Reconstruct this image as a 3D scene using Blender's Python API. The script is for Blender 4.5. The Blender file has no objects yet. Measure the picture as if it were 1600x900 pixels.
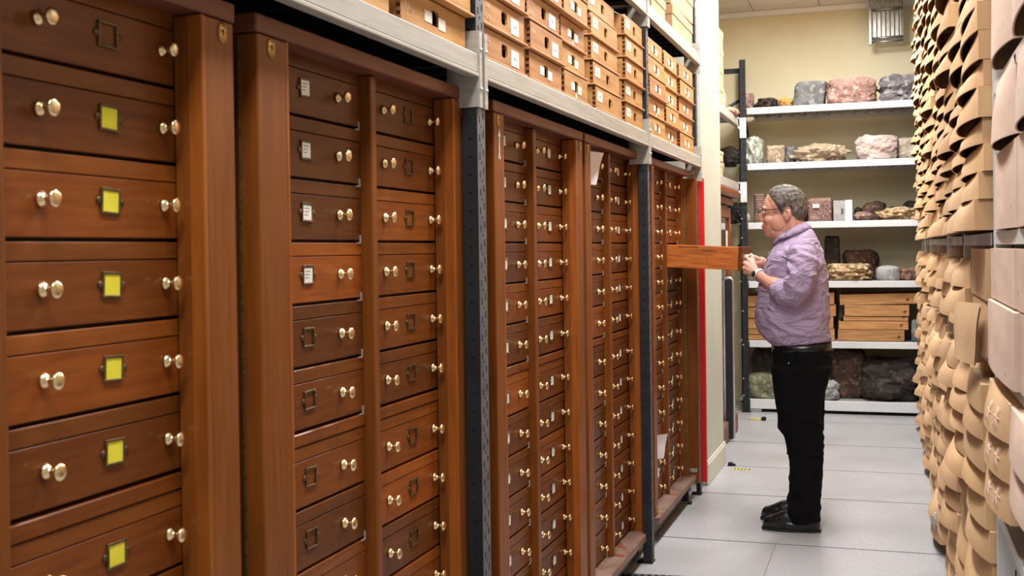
import bpy, bmesh, math, random
from mathutils import Vector, Matrix, noise
rnd = random.Random(7)
S = bpy.context.scene
COL = S.collection

# ---------------------------------------------------------------- camera
YAW, PITCH, ROLL = math.atan(592 / 1800), -0.010, 0.014
fw = Vector((-math.sin(YAW) * math.cos(PITCH), math.cos(YAW) * math.cos(PITCH), math.sin(PITCH)))
rt = Vector((math.cos(YAW), math.sin(YAW), 0)); up = rt.cross(fw)
R2 = math.cos(ROLL) * rt - math.sin(ROLL) * up
U2 = math.cos(ROLL) * up + math.sin(ROLL) * rt
cam = bpy.data.cameras.new('camera'); cam.sensor_width = 36; cam.lens = 40.5
cam.shift_y = -41 / 1600; cam.clip_start = 0.05
cam.dof.use_dof = True; cam.dof.focus_distance = 5.0; cam.dof.aperture_fstop = 9
co = bpy.data.objects.new('camera', cam); COL.objects.link(co); S.camera = co
co.matrix_world = Matrix(((R2.x, U2.x, -fw.x, 0), (R2.y, U2.y, -fw.y, 0), (R2.z, U2.z, -fw.z, 1.47), (0, 0, 0, 1)))
# ---------------------------------------------------------------- world, lights, exposure
S.view_settings.view_transform = 'Standard'; S.view_settings.look = 'None'
S.view_settings.gamma = 1; S.view_settings.use_curve_mapping = False
S.view_settings.exposure = 0.0
w = bpy.data.worlds.new('room_light'); S.world = w; w.use_nodes = True
w.node_tree.nodes['Background'].inputs[0].default_value = (0.93, 0.95, 1.0, 1)
w.node_tree.nodes['Background'].inputs[1].default_value = 0.55
def area(name, loc, sx, sy, power, col=(1, 0.985, 0.965)):
    l = bpy.data.lights.new(name, 'AREA'); l.shape = 'RECTANGLE'; l.size = sx; l.size_y = sy
    l.energy = power * 0.98; l.color = col
    o = bpy.data.objects.new(name, l); o.location = loc; COL.objects.link(o); return o
area('ceiling_lamp', (-0.42, 0.6, 3.6), 0.35, 1.5, 75)
area('ceiling_lamp', (-0.42, 3.4, 3.6), 0.35, 1.5, 85)
area('ceiling_lamp', (-0.42, 6.2, 3.6), 0.35, 1.5, 85)
area('ceiling_lamp', (-0.42, 9.0, 3.6), 0.35, 1.5, 115)

# ---------------------------------------------------------------- materials
def lin(c):
    return tuple(((v / 255) / 12.92 if v / 255 <= 0.04045 else ((v / 255 + 0.055) / 1.055) ** 2.4) for v in c) + (1,)
def mat(name, c1, c2=None, rough=0.5, metal=0.0, scale=8.0, stretch=(1, 1, 1), bump=0.0, tint=False,
        detail=5, coat=0.0, trans=0.0, spots=None, big=None, sheen=0.0, distort=0.0, contrast=(0.35, 0.65)):
    m = bpy.data.materials.new(name); m.use_nodes = True
    nt = m.node_tree; N = nt.nodes; L = nt.links; b = N['Principled BSDF']
    b.inputs['Roughness'].default_value = rough; b.inputs['Metallic'].default_value = metal
    b.inputs['Coat Weight'].default_value = coat; b.inputs['Coat Roughness'].default_value = 0.15
    b.inputs['Transmission Weight'].default_value = trans
    b.inputs['Sheen Weight'].default_value = sheen
    if c2 is None and not tint and not bump:
        b.inputs['Base Color'].default_value = lin(c1); return m
    c2 = c2 or c1
    tc = N.new('ShaderNodeTexCoord'); oi = N.new('ShaderNodeObjectInfo')
    off = N.new('ShaderNodeVectorMath'); off.operation = 'SCALE'; off.inputs[0].default_value = (13.1, 7.7, 9.3)
    L.new(oi.outputs['Random'], off.inputs['Scale'])
    mp = N.new('ShaderNodeMapping'); mp.inputs['Scale'].default_value = stretch
    L.new(tc.outputs['Object'], mp.inputs['Vector']); L.new(off.outputs[0], mp.inputs['Location'])
    n = N.new('ShaderNodeTexNoise'); n.inputs['Scale'].default_value = scale; n.inputs['Detail'].default_value = detail
    n.inputs['Distortion'].default_value = distort
    L.new(mp.outputs[0], n.inputs['Vector'])
    r = N.new('ShaderNodeValToRGB'); r.color_ramp.elements[0].position = contrast[0]; r.color_ramp.elements[1].position = contrast[1]
    r.color_ramp.elements[0].color = lin(c1); r.color_ramp.elements[1].color = lin(c2)
    L.new(n.outputs['Fac'], r.inputs['Fac']); out = r.outputs['Color']
    if big:                                                        # broad blotches of wear or bands
        n2 = N.new('ShaderNodeTexNoise'); n2.inputs['Scale'].default_value = big[1]; n2.inputs['Detail'].default_value = 3
        L.new(mp.outputs[0] if len(big) > 2 else tc.outputs['Object'], n2.inputs['Vector'])
        r2 = N.new('ShaderNodeValToRGB'); r2.color_ramp.elements[0].position = 0.42; r2.color_ramp.elements[1].position = 0.68
        L.new(n2.outputs['Fac'], r2.inputs['Fac'])
        mx = N.new('ShaderNodeMix'); mx.data_type = 'RGBA'; L.new(r2.outputs['Color'], mx.inputs[0])
        L.new(out, mx.inputs[6]); mx.inputs[7].default_value = lin(big[0]); out = mx.outputs[2]
    if spots:
        v = N.new('ShaderNodeTexNoise'); v.inputs['Scale'].default_value = spots[1]; v.inputs['Detail'].default_value = 2
        L.new(tc.outputs['Object'], v.inputs['Vector'])
        r3 = N.new('ShaderNodeValToRGB'); r3.color_ramp.elements[0].position = spots[2]; r3.color_ramp.elements[1].position = spots[2] + 0.04
        L.new(v.outputs['Fac'], r3.inputs['Fac'])
        mx = N.new('ShaderNodeMix'); mx.data_type = 'RGBA'; L.new(r3.outputs['Color'], mx.inputs[0])
        L.new(out, mx.inputs[6]); mx.inputs[7].default_value = lin(spots[0]); out = mx.outputs[2]
    if tint:
        mx = N.new('ShaderNodeMix'); mx.data_type = 'RGBA'; mx.blend_type = 'MULTIPLY'; mx.inputs[0].default_value = 1
        L.new(out, mx.inputs[6]); L.new(oi.outputs['Color'], mx.inputs[7]); out = mx.outputs[2]
    L.new(out, b.inputs['Base Color'])
    if bump:
        bp = N.new('ShaderNodeBump'); bp.inputs['Strength'].default_value = bump; bp.inputs['Distance'].default_value = 0.01
        L.new(n.outputs['Fac'], bp.inputs['Height']); L.new(bp.outputs[0], b.inputs['Normal'])
    return m
M = {}
M['mahog_y'] = mat('mahogany_along', (104, 51, 15), (136, 73, 23), 0.5, scale=5, stretch=(6, 1.2, 14), tint=True, bump=0.04, coat=0.16, distort=0.4, contrast=(0.25, 0.8))
M['mahog_z'] = mat('mahogany_upright', (108, 56, 16), (138, 77, 25), 0.5, scale=5, stretch=(9, 12, 0.8), tint=True, bump=0.03, coat=0.16, distort=0.3, contrast=(0.25, 0.8))
M['mahog_band'] = mat('mahogany_band', (110, 56, 17), (142, 80, 28), 0.5, scale=6, stretch=(6, 0.8, 10), tint=True, bump=0.03, coat=0.16, contrast=(0.25, 0.8))
M['carcass'] = mat('carcass_dark', (34, 14, 7), (52, 22, 10), 0.6, scale=6, stretch=(1, 4, 4))
M['plinth'] = mat('dusty_plinth', (112, 84, 70), (140, 110, 94), 0.6, scale=7, stretch=(2, 1, 6), spots=((120, 60, 40), 9, 0.62))
M['slab'] = mat('mahogany_slab', (100, 56, 38), (120, 70, 50), 0.5, scale=5, stretch=(6, 1, 10), tint=True, coat=0.1)
M['drawer_side'] = mat('drawer_side_orange', (166, 84, 24), (204, 116, 42), 0.45, scale=6, stretch=(1.5, 5, 16), bump=0.05, coat=0.15, spots=((120, 50, 12), 30, 0.70))
for k_ in ('mahog_y', 'mahog_z', 'mahog_band', 'slab'): M[k_].node_tree.nodes['Principled BSDF'].inputs['Specular IOR Level'].default_value = 0.2
M['brass'] = mat('brass', (232, 200, 148), (244, 220, 176), 0.24, 1.0, scale=30)
M['brass_worn'] = mat('brass_worn', (170, 130, 70), (205, 165, 100), 0.4, 0.8, scale=60)
M['bronze'] = mat('bronze_dark', (80, 66, 44), (112, 92, 60), 0.45, 0.7, scale=60)
M['hinge'] = mat('hinge_olive', (96, 82, 44), (128, 112, 66), 0.45, 0.5, scale=20, stretch=(1, 1, 6))
M['yellow'] = mat('yellow_card', (222, 208, 40), (232, 218, 60), 0.8, scale=30)
M['card'] = mat('white_card', (224, 220, 208), (236, 232, 224), 0.8, scale=40)
M['paper'] = mat('white_paper', (226, 222, 222), (238, 236, 236), 0.8, scale=4)
M['ink'] = mat('blue_ink', (130, 165, 205), rough=0.8)
M['ink_dark'] = mat('dark_ink', (90, 84, 90), rough=0.8)
M['chalk'] = mat('chalk', (232, 205, 190), rough=0.9)
M['steel_w'] = mat('corner_metal', (205, 205, 200), rough=0.35, metal=0.6)
M['boxwood'] = mat('beech_box', (160, 110, 58), (184, 138, 82), 0.6, scale=5, stretch=(4, 1, 10), tint=True, bump=0.04)
M['ledge'] = mat('beech_ledge', (182, 126, 76), (200, 146, 94), 0.55, scale=5, stretch=(4, 1, 8), tint=True)
M['joint'] = mat('finger_joint', (132, 80, 46), (152, 98, 60), 0.6, scale=12)
M['hole'] = mat('dark_hollow', (14, 8, 5), rough=0.9)
M['beam'] = mat('rack_beam_grey', (158, 154, 146), (182, 178, 170), 0.5, scale=4, stretch=(4, 1.2, 20), contrast=(0.3, 0.75))
M['shelf_w'] = mat('shelf_white', (206, 208, 210), (222, 223, 225), 0.45, scale=3)
M['shelf_under'] = mat('shelf_deck', (150, 150, 148), (172, 172, 170), 0.5, scale=5)
M['post'] = mat('post_navy', (20, 23, 28), (30, 34, 40), 0.5, scale=9)
M['post_face'] = mat('post_face_grey', (78, 80, 84), (98, 100, 104), 0.55, scale=20)
M['black'] = mat('black_slot', (12, 12, 14), rough=0.9)
M['post_w'] = mat('upright_white', (208, 208, 205), (220, 220, 217), 0.45, scale=3)
M['card_tan'] = mat('cardboard_tan', (198, 160, 118), (212, 176, 134), 0.85, scale=3, tint=True, spots=((168, 128, 92), 26, 0.72))
M['card_pink'] = mat('cardboard_pale', (206, 176, 158), (218, 192, 174), 0.85, scale=5, stretch=(1, 1, 3), tint=True, spots=((160, 120, 104), 22, 0.72))
M['card_shade'] = mat('cardboard_inside_shade', (120, 86, 58), (140, 102, 70), 0.9, scale=4)  # inner card: shade of the tray hollows put into its colour
M['floor'] = mat('lino_grey', (176, 176, 180), (190, 190, 194), 0.32, scale=60, big=((168, 168, 170), 1.5), spots=((205, 205, 208), 120, 0.66))
M['seam'] = mat('seam_dark', (92, 94, 100), rough=0.5)
M['alu'] = mat('aluminium', (190, 194, 200), (212, 216, 222), 0.28, 0.85, scale=20)
M['wall'] = mat('wall_cream', (226, 218, 184), (232, 225, 194), 0.75, scale=2, big=((220, 211, 176), 0.9))
M['pier'] = mat('pier_cream', (192, 197, 184), (202, 206, 194), 0.7, scale=2)
M['ceil'] = mat('ceiling_white', (214, 206, 200), (224, 217, 211), 0.8, scale=4)
M['trimw'] = mat('trim_white', (236, 236, 232), rough=0.5)
M['skirt'] = mat('skirting', (216, 214, 200), rough=0.5)
M['red'] = mat('red_paint', (196, 22, 16), (210, 30, 22), 0.4, scale=5)
M['skin'] = mat('skin', (206, 150, 128), (222, 170, 150), 0.5, scale=14, spots=((208, 140, 120), 24, 0.64))
M['skin'].node_tree.nodes['Principled BSDF'].inputs['Subsurface Weight'].default_value = 0.12
M['skin'].node_tree.nodes['Principled BSDF'].inputs['Subsurface Radius'].default_value = (0.02, 0.008, 0.005)
M['hair'] = mat('hair_grey', (52, 45, 41), (120, 112, 106), 0.6, scale=110, stretch=(.5, 1.5, 0.35), bump=0.6, detail=8)
M['shirt'] = mat('shirt_lilac', (160, 140, 172), (170, 151, 182), 0.85, scale=7, sheen=0.1, bump=1.0, distort=1.8, stretch=(1, 1, 1.6), detail=3)
M['trouser'] = mat('trousers_black', (8, 8, 9), (14, 13, 15), 0.95, scale=30)
M['trouser'].node_tree.nodes['Principled BSDF'].inputs['Specular IOR Level'].default_value = 0.15
M['shirt'].node_tree.nodes['Bump'].inputs['Distance'].default_value = 0.03
M['leather'] = mat('leather_black', (9, 9, 10), (17, 16, 17), 0.3, scale=20, bump=0.15)
M['sole'] = mat('sole', (22, 20, 20), rough=0.7)
M['lips'] = mat('lips', (176, 96, 88), rough=0.5)
M['eye_w'] = mat('eye_white', (225, 220, 215), rough=0.2)
M['iris'] = mat('iris_dark', (40, 34, 30), rough=0.15)
M['frame_m'] = mat('glasses_metal', (70, 66, 66), rough=0.3, metal=0.7)
M['glass'] = mat('lens_glass', (245, 250, 250), rough=0.02, trans=1.0)
M['plastic'] = mat('clear_plastic', (225, 230, 232), (240, 242, 244), 0.15, trans=0.75, scale=20, bump=0.6)
M['film'] = mat('gap_film', (176, 182, 182), (208, 212, 212), 0.4, trans=0.05, scale=9)
M['oldwood'] = mat('cabinet_brown', (96, 44, 16), (150, 80, 36), 0.35, scale=5, stretch=(6, 6, 0.8), coat=0.2)
M['traywood'] = mat('tray_wood', (168, 118, 68), (196, 146, 92), 0.6, scale=5, stretch=(1, 4, 12), tint=True, bump=0.05, spots=((110, 60, 26), 7, 0.72))
M['galv'] = mat('galvanised', (150, 152, 150), (184, 186, 184), 0.35, 0.8, scale=12)
def rock(name, a, b_, c, s=9, bump=0.9, rough=0.85):
    M[name] = mat('stone_' + name, a, b_, rough, scale=s, bump=bump, detail=9, spots=(tuple(int(b_[i] * .65 + c[i] * .35) for i in range(3)), s * 2.2, 0.56), contrast=(0.25, 0.75), big=(tuple(int(a[i] * .8 + b_[i] * .1) for i in range(3)), 6))
rock('slate', (84, 84, 86), (128, 128, 128), (150, 148, 144)); rock('granite', (116, 88, 80), (164, 132, 122), (180, 152, 142), 14)
rock('layered', (80, 76, 78), (142, 138, 142), (170, 166, 170), 7); rock('tan', (140, 122, 100), (184, 166, 142), (204, 190, 168), 12)
rock('pinkw', (168, 146, 138), (206, 194, 190), (150, 104, 88), 7); rock('greyt', (148, 136, 120), (178, 166, 148), (190, 182, 170), 7)
rock('dark', (34, 28, 25), (62, 52, 46), (92, 80, 70), 9); rock('brown', (62, 42, 34), (104, 78, 64), (140, 116, 100), 12)
rock('orange', (196, 140, 70), (226, 180, 110), (236, 200, 140), 14); rock('crust', (140, 108, 70), (206, 182, 146), (226, 206, 168), 11)
rock('pale', (140, 140, 138), (184, 184, 182), (140, 142, 142), 12); rock('redb', (112, 80, 68), (146, 110, 96), (176, 130, 114), 14)
rock('speck', (110, 84, 78), (156, 124, 116), (190, 160, 150), 24); rock('green', (92, 94, 70), (140, 140, 112), (170, 168, 150), 10)
rock('foil', (150, 158, 146), (206, 210, 196), (110, 120, 108), 14, 1.6, 0.3); rock('rose', (170, 120, 96), (204, 158, 132), (214, 180, 160), 8)

# ---------------------------------------------------------------- helpers
def tag(o, label=None, cat=None, group=None, kind=None):
    if label: o['label'] = label
    if cat: o['category'] = cat
    if group: o['group'] = group
    if kind: o['kind'] = kind
    return o
def empty(name, loc=(0, 0, 0), rz=0):
    o = bpy.data.objects.new(name, None); o.location = loc; o.rotation_euler = (0, 0, rz); o.empty_display_size = 0.05
    COL.objects.link(o); return o
def link(name, me, parent=None, loc=(0, 0, 0), rot=(0, 0, 0), color=None):
    o = bpy.data.objects.new(name, me); COL.objects.link(o); o.parent = parent; o.location = loc; o.rotation_euler = rot
    if color: o.color = color
    return o
class MB:
    def __init__(s): s.v = []; s.f = []; s.m = []; s.mats = []; s.sm = []
    def mi(s, m):
        m = M[m] if isinstance(m, str) else m
        if m not in s.mats: s.mats.append(m)
        return s.mats.index(m)
    def add(s, vs, fs, m, smooth=False):
        k = len(s.v); s.v += [tuple(v) for v in vs]; i = s.mi(m)
        for f in fs: s.f.append(tuple(a + k for a in f)); s.m.append(i); s.sm.append(smooth)
    def box(s, x0, x1, y0, y1, z0, z1, m, c=0.0):
        x0, x1 = sorted((x0, x1)); y0, y1 = sorted((y0, y1)); z0, z1 = sorted((z0, z1))
        c = min(c, (x1 - x0) * .45, (y1 - y0) * .45, (z1 - z0) * .45)
        if c <= 0:
            s.add([(x0, y0, z0), (x1, y0, z0), (x1, y1, z0), (x0, y1, z0), (x0, y0, z1), (x1, y0, z1), (x1, y1, z1), (x0, y1, z1)],
                  [(0, 3, 2, 1), (4, 5, 6, 7), (0, 1, 5, 4), (1, 2, 6, 5), (2, 3, 7, 6), (3, 0, 4, 7)], m); return
        bm = bmesh.new(); bmesh.ops.create_cube(bm, size=1)
        for v in bm.verts: v.co = Vector(((x0 + x1) / 2 + v.co.x * (x1 - x0), (y0 + y1) / 2 + v.co.y * (y1 - y0), (z0 + z1) / 2 + v.co.z * (z1 - z0)))
        bmesh.ops.bevel(bm, geom=bm.edges[:], offset=c, segments=1, affect='EDGES')
        bm.verts.index_update(); s.add([v.co for v in bm.verts], [[v.index for v in f.verts] for f in bm.faces], m); bm.free()
    def lathe(s, prof, m, axis='x', n=14, o=(0, 0, 0)):
        vs = []; fs = []; o = Vector(o)
        for h, r in prof:
            for i in range(n):
                a = 2 * math.pi * i / n; c_, d_ = math.cos(a) * r, math.sin(a) * r
                vs.append(o + Vector({'x': (h, c_, d_), 'y': (c_, h, d_), 'z': (c_, d_, h)}[axis]))
        for j in range(len(prof) - 1):
            for i in range(n):
                k = (i + 1) % n; fs.append((j * n + i, j * n + k, (j + 1) * n + k, (j + 1) * n + i))
        fs.append(tuple(range(n))[::-1]); fs.append(tuple((len(prof) - 1) * n + i for i in range(n)))
        s.add(vs, fs, m, True)
    def tube(s, pts, r, m, n=8, closed=False):
        pts = [Vector(p) for p in pts]; vs = []; fs = []; L_ = len(pts)
        rs = r if isinstance(r, (list, tuple)) else [r] * L_
        for i, p in enumerate(pts):
            a = pts[(i - 1) % L_] if (closed or i) else p; b = pts[(i + 1) % L_] if (closed or i < L_ - 1) else p
            d = (b - a).normalized(); u = d.orthogonal().normalized() if i == 0 else (u - d * u.dot(d)).normalized(); w_ = d.cross(u)
            for k in range(n):
                t = 2 * math.pi * k / n; vs.append(p + (u * math.cos(t) + w_ * math.sin(t)) * rs[i])
        for i in range(L_ if closed else L_ - 1):
            j = (i + 1) % L_
            for k in range(n): fs.append((i * n + k, i * n + (k + 1) % n, j * n + (k + 1) % n, j * n + k))
        if not closed: fs.append(tuple(range(n))[::-1]); fs.append(tuple((L_ - 1) * n + k for k in range(n)))
        s.add(vs, fs, m, True)
    def mesh(s, name):
        me = bpy.data.meshes.new(name); me.from_pydata(s.v, [], s.f)
        for m in s.mats: me.materials.append(m)
        me.polygons.foreach_set('material_index', s.m); me.polygons.foreach_set('use_smooth', s.sm); me.update()
        bm = bmesh.new(); bm.from_mesh(me); bmesh.ops.recalc_face_normals(bm, faces=bm.faces); bm.to_mesh(me); bm.free()
        return me
    def build(s, name, parent=None, loc=(0, 0, 0), rot=(0, 0, 0), color=None):
        return link(name, s.mesh(name), parent, loc, rot, color)
def bx(name, parent, x0, x1, y0, y1, z0, z1, m, c=0.0, color=None, loc=(0, 0, 0), rot=(0, 0, 0)):
    b = MB(); b.box(x0, x1, y0, y1, z0, z1, m, c); return b.build(name, parent, loc, rot, color)
def tint(v, warm=0.0): return (v * (1 + warm), v, v * (1 - warm * 0.6), 1)
ORD = ['zeroth', 'first', 'second', 'third', 'fourth', 'fifth', 'sixth', 'seventh', 'eighth', 'ninth', 'tenth', 'eleventh', 'twelfth', 'thirteenth',
       'fourteenth', 'fifteenth', 'sixteenth', 'seventeenth', 'eighteenth', 'nineteenth', 'twentieth'] + ['twenty-' + t for t in
       'first second third fourth fifth sixth seventh eighth ninth'.split()] + ['thirtieth'] + ['thirty-' + t for t in 'first second third fourth fifth sixth seventh eighth ninth'.split()]

# ================================================================ SETTING
fl = bx('floor', None, -3, 2, -2.5, 11.3, -0.12, -0.012, 'seam'); tag(fl, kind='structure')
seams = [-2.5, -0.3, 0.75, 1.8, 2.8, 3.8, 4.8, 5.80, 6.91, 7.80, 8.79, 9.93, 11.3]
for a, b in zip(seams[:-1], seams[1:]):
    for (xa, xb) in ((-3, -0.555), (-0.553, 2)) if a == 4.8 else ((-3, 2),):
        bx('floor_panel', fl, xa, xb, a + 0.008, b - 0.008, -0.012, 0.0, 'floor')
for y, m_ in ((5.80, 'seam'), (6.91, 'seam'), (7.80, 'alu'), (8.79, 'seam'), (9.93, 'alu')):
    b = MB(); b.box(-3, 2, y - 0.006, y + 0.006, -0.011, -0.001, m_)
    if m_ == 'seam': b.box(-3, 2, y - 0.0015, y + 0.0015, -0.002, 0.0005, 'alu')
    b.build('floor_rail', fl)
wb = bx('wall_back', None, -3, 2, 11.1, 11.25, 0, 3.7, 'wall'); tag(wb, kind='structure')
wl = bx('wall_left', None, -3.1, -3.0, -2.5, 11.25, 0, 3.7, 'wall'); tag(wl, kind='structure')
wr = bx('wall_right', None, 2.0, 2.1, -2.5, 11.25, 0, 3.7, 'wall'); tag(wr, kind='structure')
pier = bx('wall_pier', None, -2.99, -1.10, 7.12, 7.93, 0.0, 3.69, 'pier', 0.006); tag(pier, kind='structure')
bs = MB(); bs.box(-1.098, -1.082, 7.12, 7.93, 0.001, 0.13, 'skirt', 0.004); bs.box(-1.099, -1.088, 7.12, 7.93, 0.13, 0.145, 'skirt', 0.004)
tag(bs.build('baseboard_left'), kind='structure')
ce = bx('ceiling', None, -3.1, 2.1, -2.5, 11.25, 3.70, 3.8, 'seam'); tag(ce, kind='structure')
for i in range(-4, 4):
    for j in range(13, 19):
        bx('ceiling_tile', ce, i * 0.6 + 0.004, i * 0.6 + 0.596, j * 0.6 + 0.004, min(j * 0.6 + 0.596, 11.09), 3.688, 3.70, 'ceil')
bx('ceiling_tile', ce, -3.0, 2.0, -2.5, 7.79, 3.688, 3.70, 'ceil')
tr = MB(); tr.box(-3, 2, 11.03, 11.099, 3.64, 3.687, 'trimw', 0.004); tag(tr.build('trim_1'), kind='structure')

# ================================================================ DRAWER CABINETS
def knob_mesh():
    b = MB(); b.lathe([(0, .0105), (.002, .0122), (.005, .0122), (.0085, .0080), (.011, .0050), (.017, .0047), (.021, .008), (.0235, .0125), (.0265, .0140), (.030, .0122), (.0322, .007), (.0328, .001)], 'brass', n=18)
    return b.mesh('knob')
KN = knob_mesh()
def frame_mesh():
    b = MB(); w_, h_, t = .024, .021, .0045
    for (y0, y1, z0, z1) in ((-w_, w_, h_ - t, h_), (-w_, w_, -h_, -h_ + t), (-w_, -w_ + t, -h_ + t, h_ - t), (w_ - t, w_, -h_ + t, h_ - t)):
        b.box(0, .0035, y0, y1, z0, z1, 'bronze', .0008)
    for s_ in (-1, 1):
        b.lathe([(0, .006), (.002, .006), (.003, .003)], 'bronze', o=(0, s_ * (w_ + .004), 0), n=8)
    return b.mesh('label_frame')
FR = frame_mesh()
b = MB(); b.box(0, .0015, -.0195, .0195, -.0165, .0175, 'yellow'); CY = b.mesh('label_card')
b = MB(); b.box(0, .0015, -.0185, .0185, -.016, .016, 'card')
for k in range(3): b.box(.0015, .0018, -.013, .010 - .004 * k, .008 - k * .007, .0095 - k * .007, 'ink_dark')
CW = b.mesh('label_card')
b = MB(); b.box(0, .003, -.010, -.006, 0, .020, 'steel_w'); b.box(0, .003, -.026, -.006, 0, .003, 'steel_w'); CP = b.mesh('corner_plate')
b = MB(); prof = [(0, 0)];
b.box(0, .002, -.0125, .0125, -.008, .008, 'brass_worn', .0009); b.box(.002, .0024, -.0018, .0018, -.006, .004, 'hole')
b.lathe([(0, .0128), (.002, .0125), (.0022, .001)], 'brass_worn', o=(0, 0, .006), n=16); b.lathe([(0, .0128), (.002, .0125), (.0022, .001)], 'brass_worn', o=(0, 0, -.006), n=16)
b.lathe([(.002, .003), (.0026, .003)], 'hole', o=(0, 0, .003), n=8)
ESC = b.mesh('lock_escutcheon')
ZG = [1.889, 1.757, 1.6245, 1.4925, 1.359, 1.226, 1.093]       # row lines above the rail
ZL = [1.0625, .929, .799, .667, .535, .403, .271, .141]
ROWS = [(ZG[i + 1], ZG[i]) for i in range(6)] + [(ZL[i + 1], ZL[i]) for i in range(7)]
XD, XF, XM, XB = -1.18, -1.12, -1.152, -1.66
def drawer_front(wd, h):
    b = MB(); b.box(-.02, 0, .0015, wd - .0015, .006, h - .030, 'mahog_y', .0015)
    b.box(-.02, .0005, .0015, wd - .0015, h - .0285, h - .0005, 'mahog_band', .0012); return b.mesh('drawer')
def cabinet(Y0, Y1, fl1, m0, m1, fr0, label, cards, shades, cols=(0, 1), open_flap=False, plates=(), pulled=None, tone=1.0):
    R = empty('drawer_cabinet', (XF, Y0, 0.10)); tag(R, label, 'cabinet', 'mahogany drawer cabinets down the aisle')
    def P(name, x0, x1, y0, y1, z0, z1, m, c=0.002, t=1.0, warm=0.0):
        return bx(name, R, x0 - XF, x1 - XF, y0 - Y0, y1 - Y0, z0 - .1, z1 - .1, m, c, tint(t, warm))
    P('carcass', XB, -1.203, Y0 + .012, Y1 - .012, .102, 1.884, 'carcass', 0)
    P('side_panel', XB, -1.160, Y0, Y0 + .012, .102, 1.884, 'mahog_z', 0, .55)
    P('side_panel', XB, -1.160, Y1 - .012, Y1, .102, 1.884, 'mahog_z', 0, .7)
    P('top_board', XB, XF + .001, Y0 - .004, Y1 + .004, 1.886, 1.921, 'slab', .003, tone)
    P('plinth_board', -1.203, -1.098, Y0, Y1, .101, .138, 'plinth', .004)
    # locking flap at the near end, closed
    f = P('locking_flap', -1.178, XF, Y0 + .001, fl1, .141, 1.884, 'mahog_z', .003, tone * .95)
    link('lock_escutcheon', ESC, f, (.0004, (fl1 - Y0) * .42, 1.762)); link('lock_escutcheon', ESC, f, (.0004, (fl1 - Y0) * .42, .07))
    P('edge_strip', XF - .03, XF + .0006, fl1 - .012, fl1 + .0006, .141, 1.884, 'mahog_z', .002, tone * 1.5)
    hg = P('piano_hinge', -1.161, -1.157, Y0 - .0035, Y0 - .0005, .13, 1.88, 'hinge', 0)
    P('mullion', -1.203, XM, m0, m1, .139, 1.885, 'mahog_z', .003, tone * .9)
    if not open_flap:
        f = P('locking_flap', -1.178, XF, fr0, Y1 - .001, .106, 1.884, 'mahog_z', .003, tone * 1.0)
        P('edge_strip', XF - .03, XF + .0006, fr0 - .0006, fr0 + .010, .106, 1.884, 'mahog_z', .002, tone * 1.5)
        link('lock_escutcheon', ESC, f, (.0004, (fr0 + Y1) / 2 - Y0 + .012, 1.762)); link('lock_escutcheon', ESC, f, (.0004, (fr0 + Y1) / 2 - Y0 + .012, .055))
    else:
        P('side_post', -1.203, -1.150, Y1 - .07, Y1 - .013, .139, 1.885, 'mahog_z', .002, 1.0)
        P('piano_hinge', -1.150, -1.140, Y1 - .030, Y1 - .010, .12, 1.875, 'hinge', .001)
        f = P('locking_flap', -1.158, -1.080, Y1 + .012, Y1 + .046, .085, 1.876, 'mahog_z', .003, .95)
        f['label'] = 'locking flap swung open into the aisle'
        for zz in (1.80, .05):
            cb = MB(); cb.box(-1.136 - XF, -1.094 - XF, 0, .004, 0, .022, 'steel_w', .001)
            for q in (-1.126, -1.104): cb.box(q - .003 - XF, q + .003 - XF, -.001, 0, .008, .014, 'black')
            cb.build('catch_plate', f, (0, Y1 + .008 - Y0, zz - .0 - .0))
    c0 = (Y0 + .045, m0 - .001); c1 = (m1 + .001, min(Y1 - .03, 2 * (m1 + fr0 + .06) / 2 - m1))
    for ci in cols:
        a, b_ = (c0, c1)[ci]; wd = b_ - a; k = wd / .51
        P('rail', -1.203, XD + .003, a, b_, 1.0645, 1.0915, 'mahog_y', .002, .95)
        mesh_cache = {}
        for ri, (z0, z1) in enumerate(ROWS):
            key = round(z1 - z0, 4)
            if key not in mesh_cache: mesh_cache[key] = drawer_front(wd, key)
            sh = shades[ci][ri] if ri < len(shades[ci]) else rnd.uniform(.7, 1.15)
            loc = (XD - XF, a - Y0, z0 - .1); rot = (0, 0, 0)
            if pulled and pulled == (ci, ri):
                h = z1 - z0 - .006; wd2 = wd - .002
                q = MB(); q.box(-.02, 0, .0015, wd2, 0, h, 'mahog_y', .0015); d = q.build('drawer', R, (-.755 - XF, a - Y0, z0 - .1 + .009 - .024), (0, .050, 0), tint(.75))
                d['label'] = 'drawer pulled out into the aisle, its bright orange side showing'
                bx('drawer_side', d, -.43, -.0205, .004, .014, .002, h - .004, 'drawer_side', .0012)
                bx('drawer_side', d, -.43, -.0205, wd2 - .014, wd2 - .004, .002, h - .004, 'drawer_side', .0012)
                bx('drawer_bottom', d, -.43, -.0205, .0145, wd2 - .0145, .006, .012, 'drawer_side')
                bx('drawer_back', d, -.43, -.42, .0145, wd2 - .0145, .0125, h - .004, 'drawer_side')
                hs = MB()
                for (u0, u1, v) in ((-.345, -.235, .007), (-.215, -.135, .022)): hs.box(u0, u1, .0032, .0038, h - .006 - v, h - .003 - v, 'carcass')
                hs.build('pencil_mark', d)
            else:
                d = link('drawer', mesh_cache[key], R, loc, rot, (sh * (1 + .12 * (sh - .8)), sh, sh * (1 - .25 * (sh - .8)), 1))
            hm = (z1 - z0) * .5 - .004; yc = wd / 2 - (.018 if ci == 0 else -.003)
            for s_ in (-1, 1):
                link('knob', KN, d, (.0002, yc + s_ * .156 * k, hm))
            lc = cards[ci][ri] if ri < len(cards[ci]) else None
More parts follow.
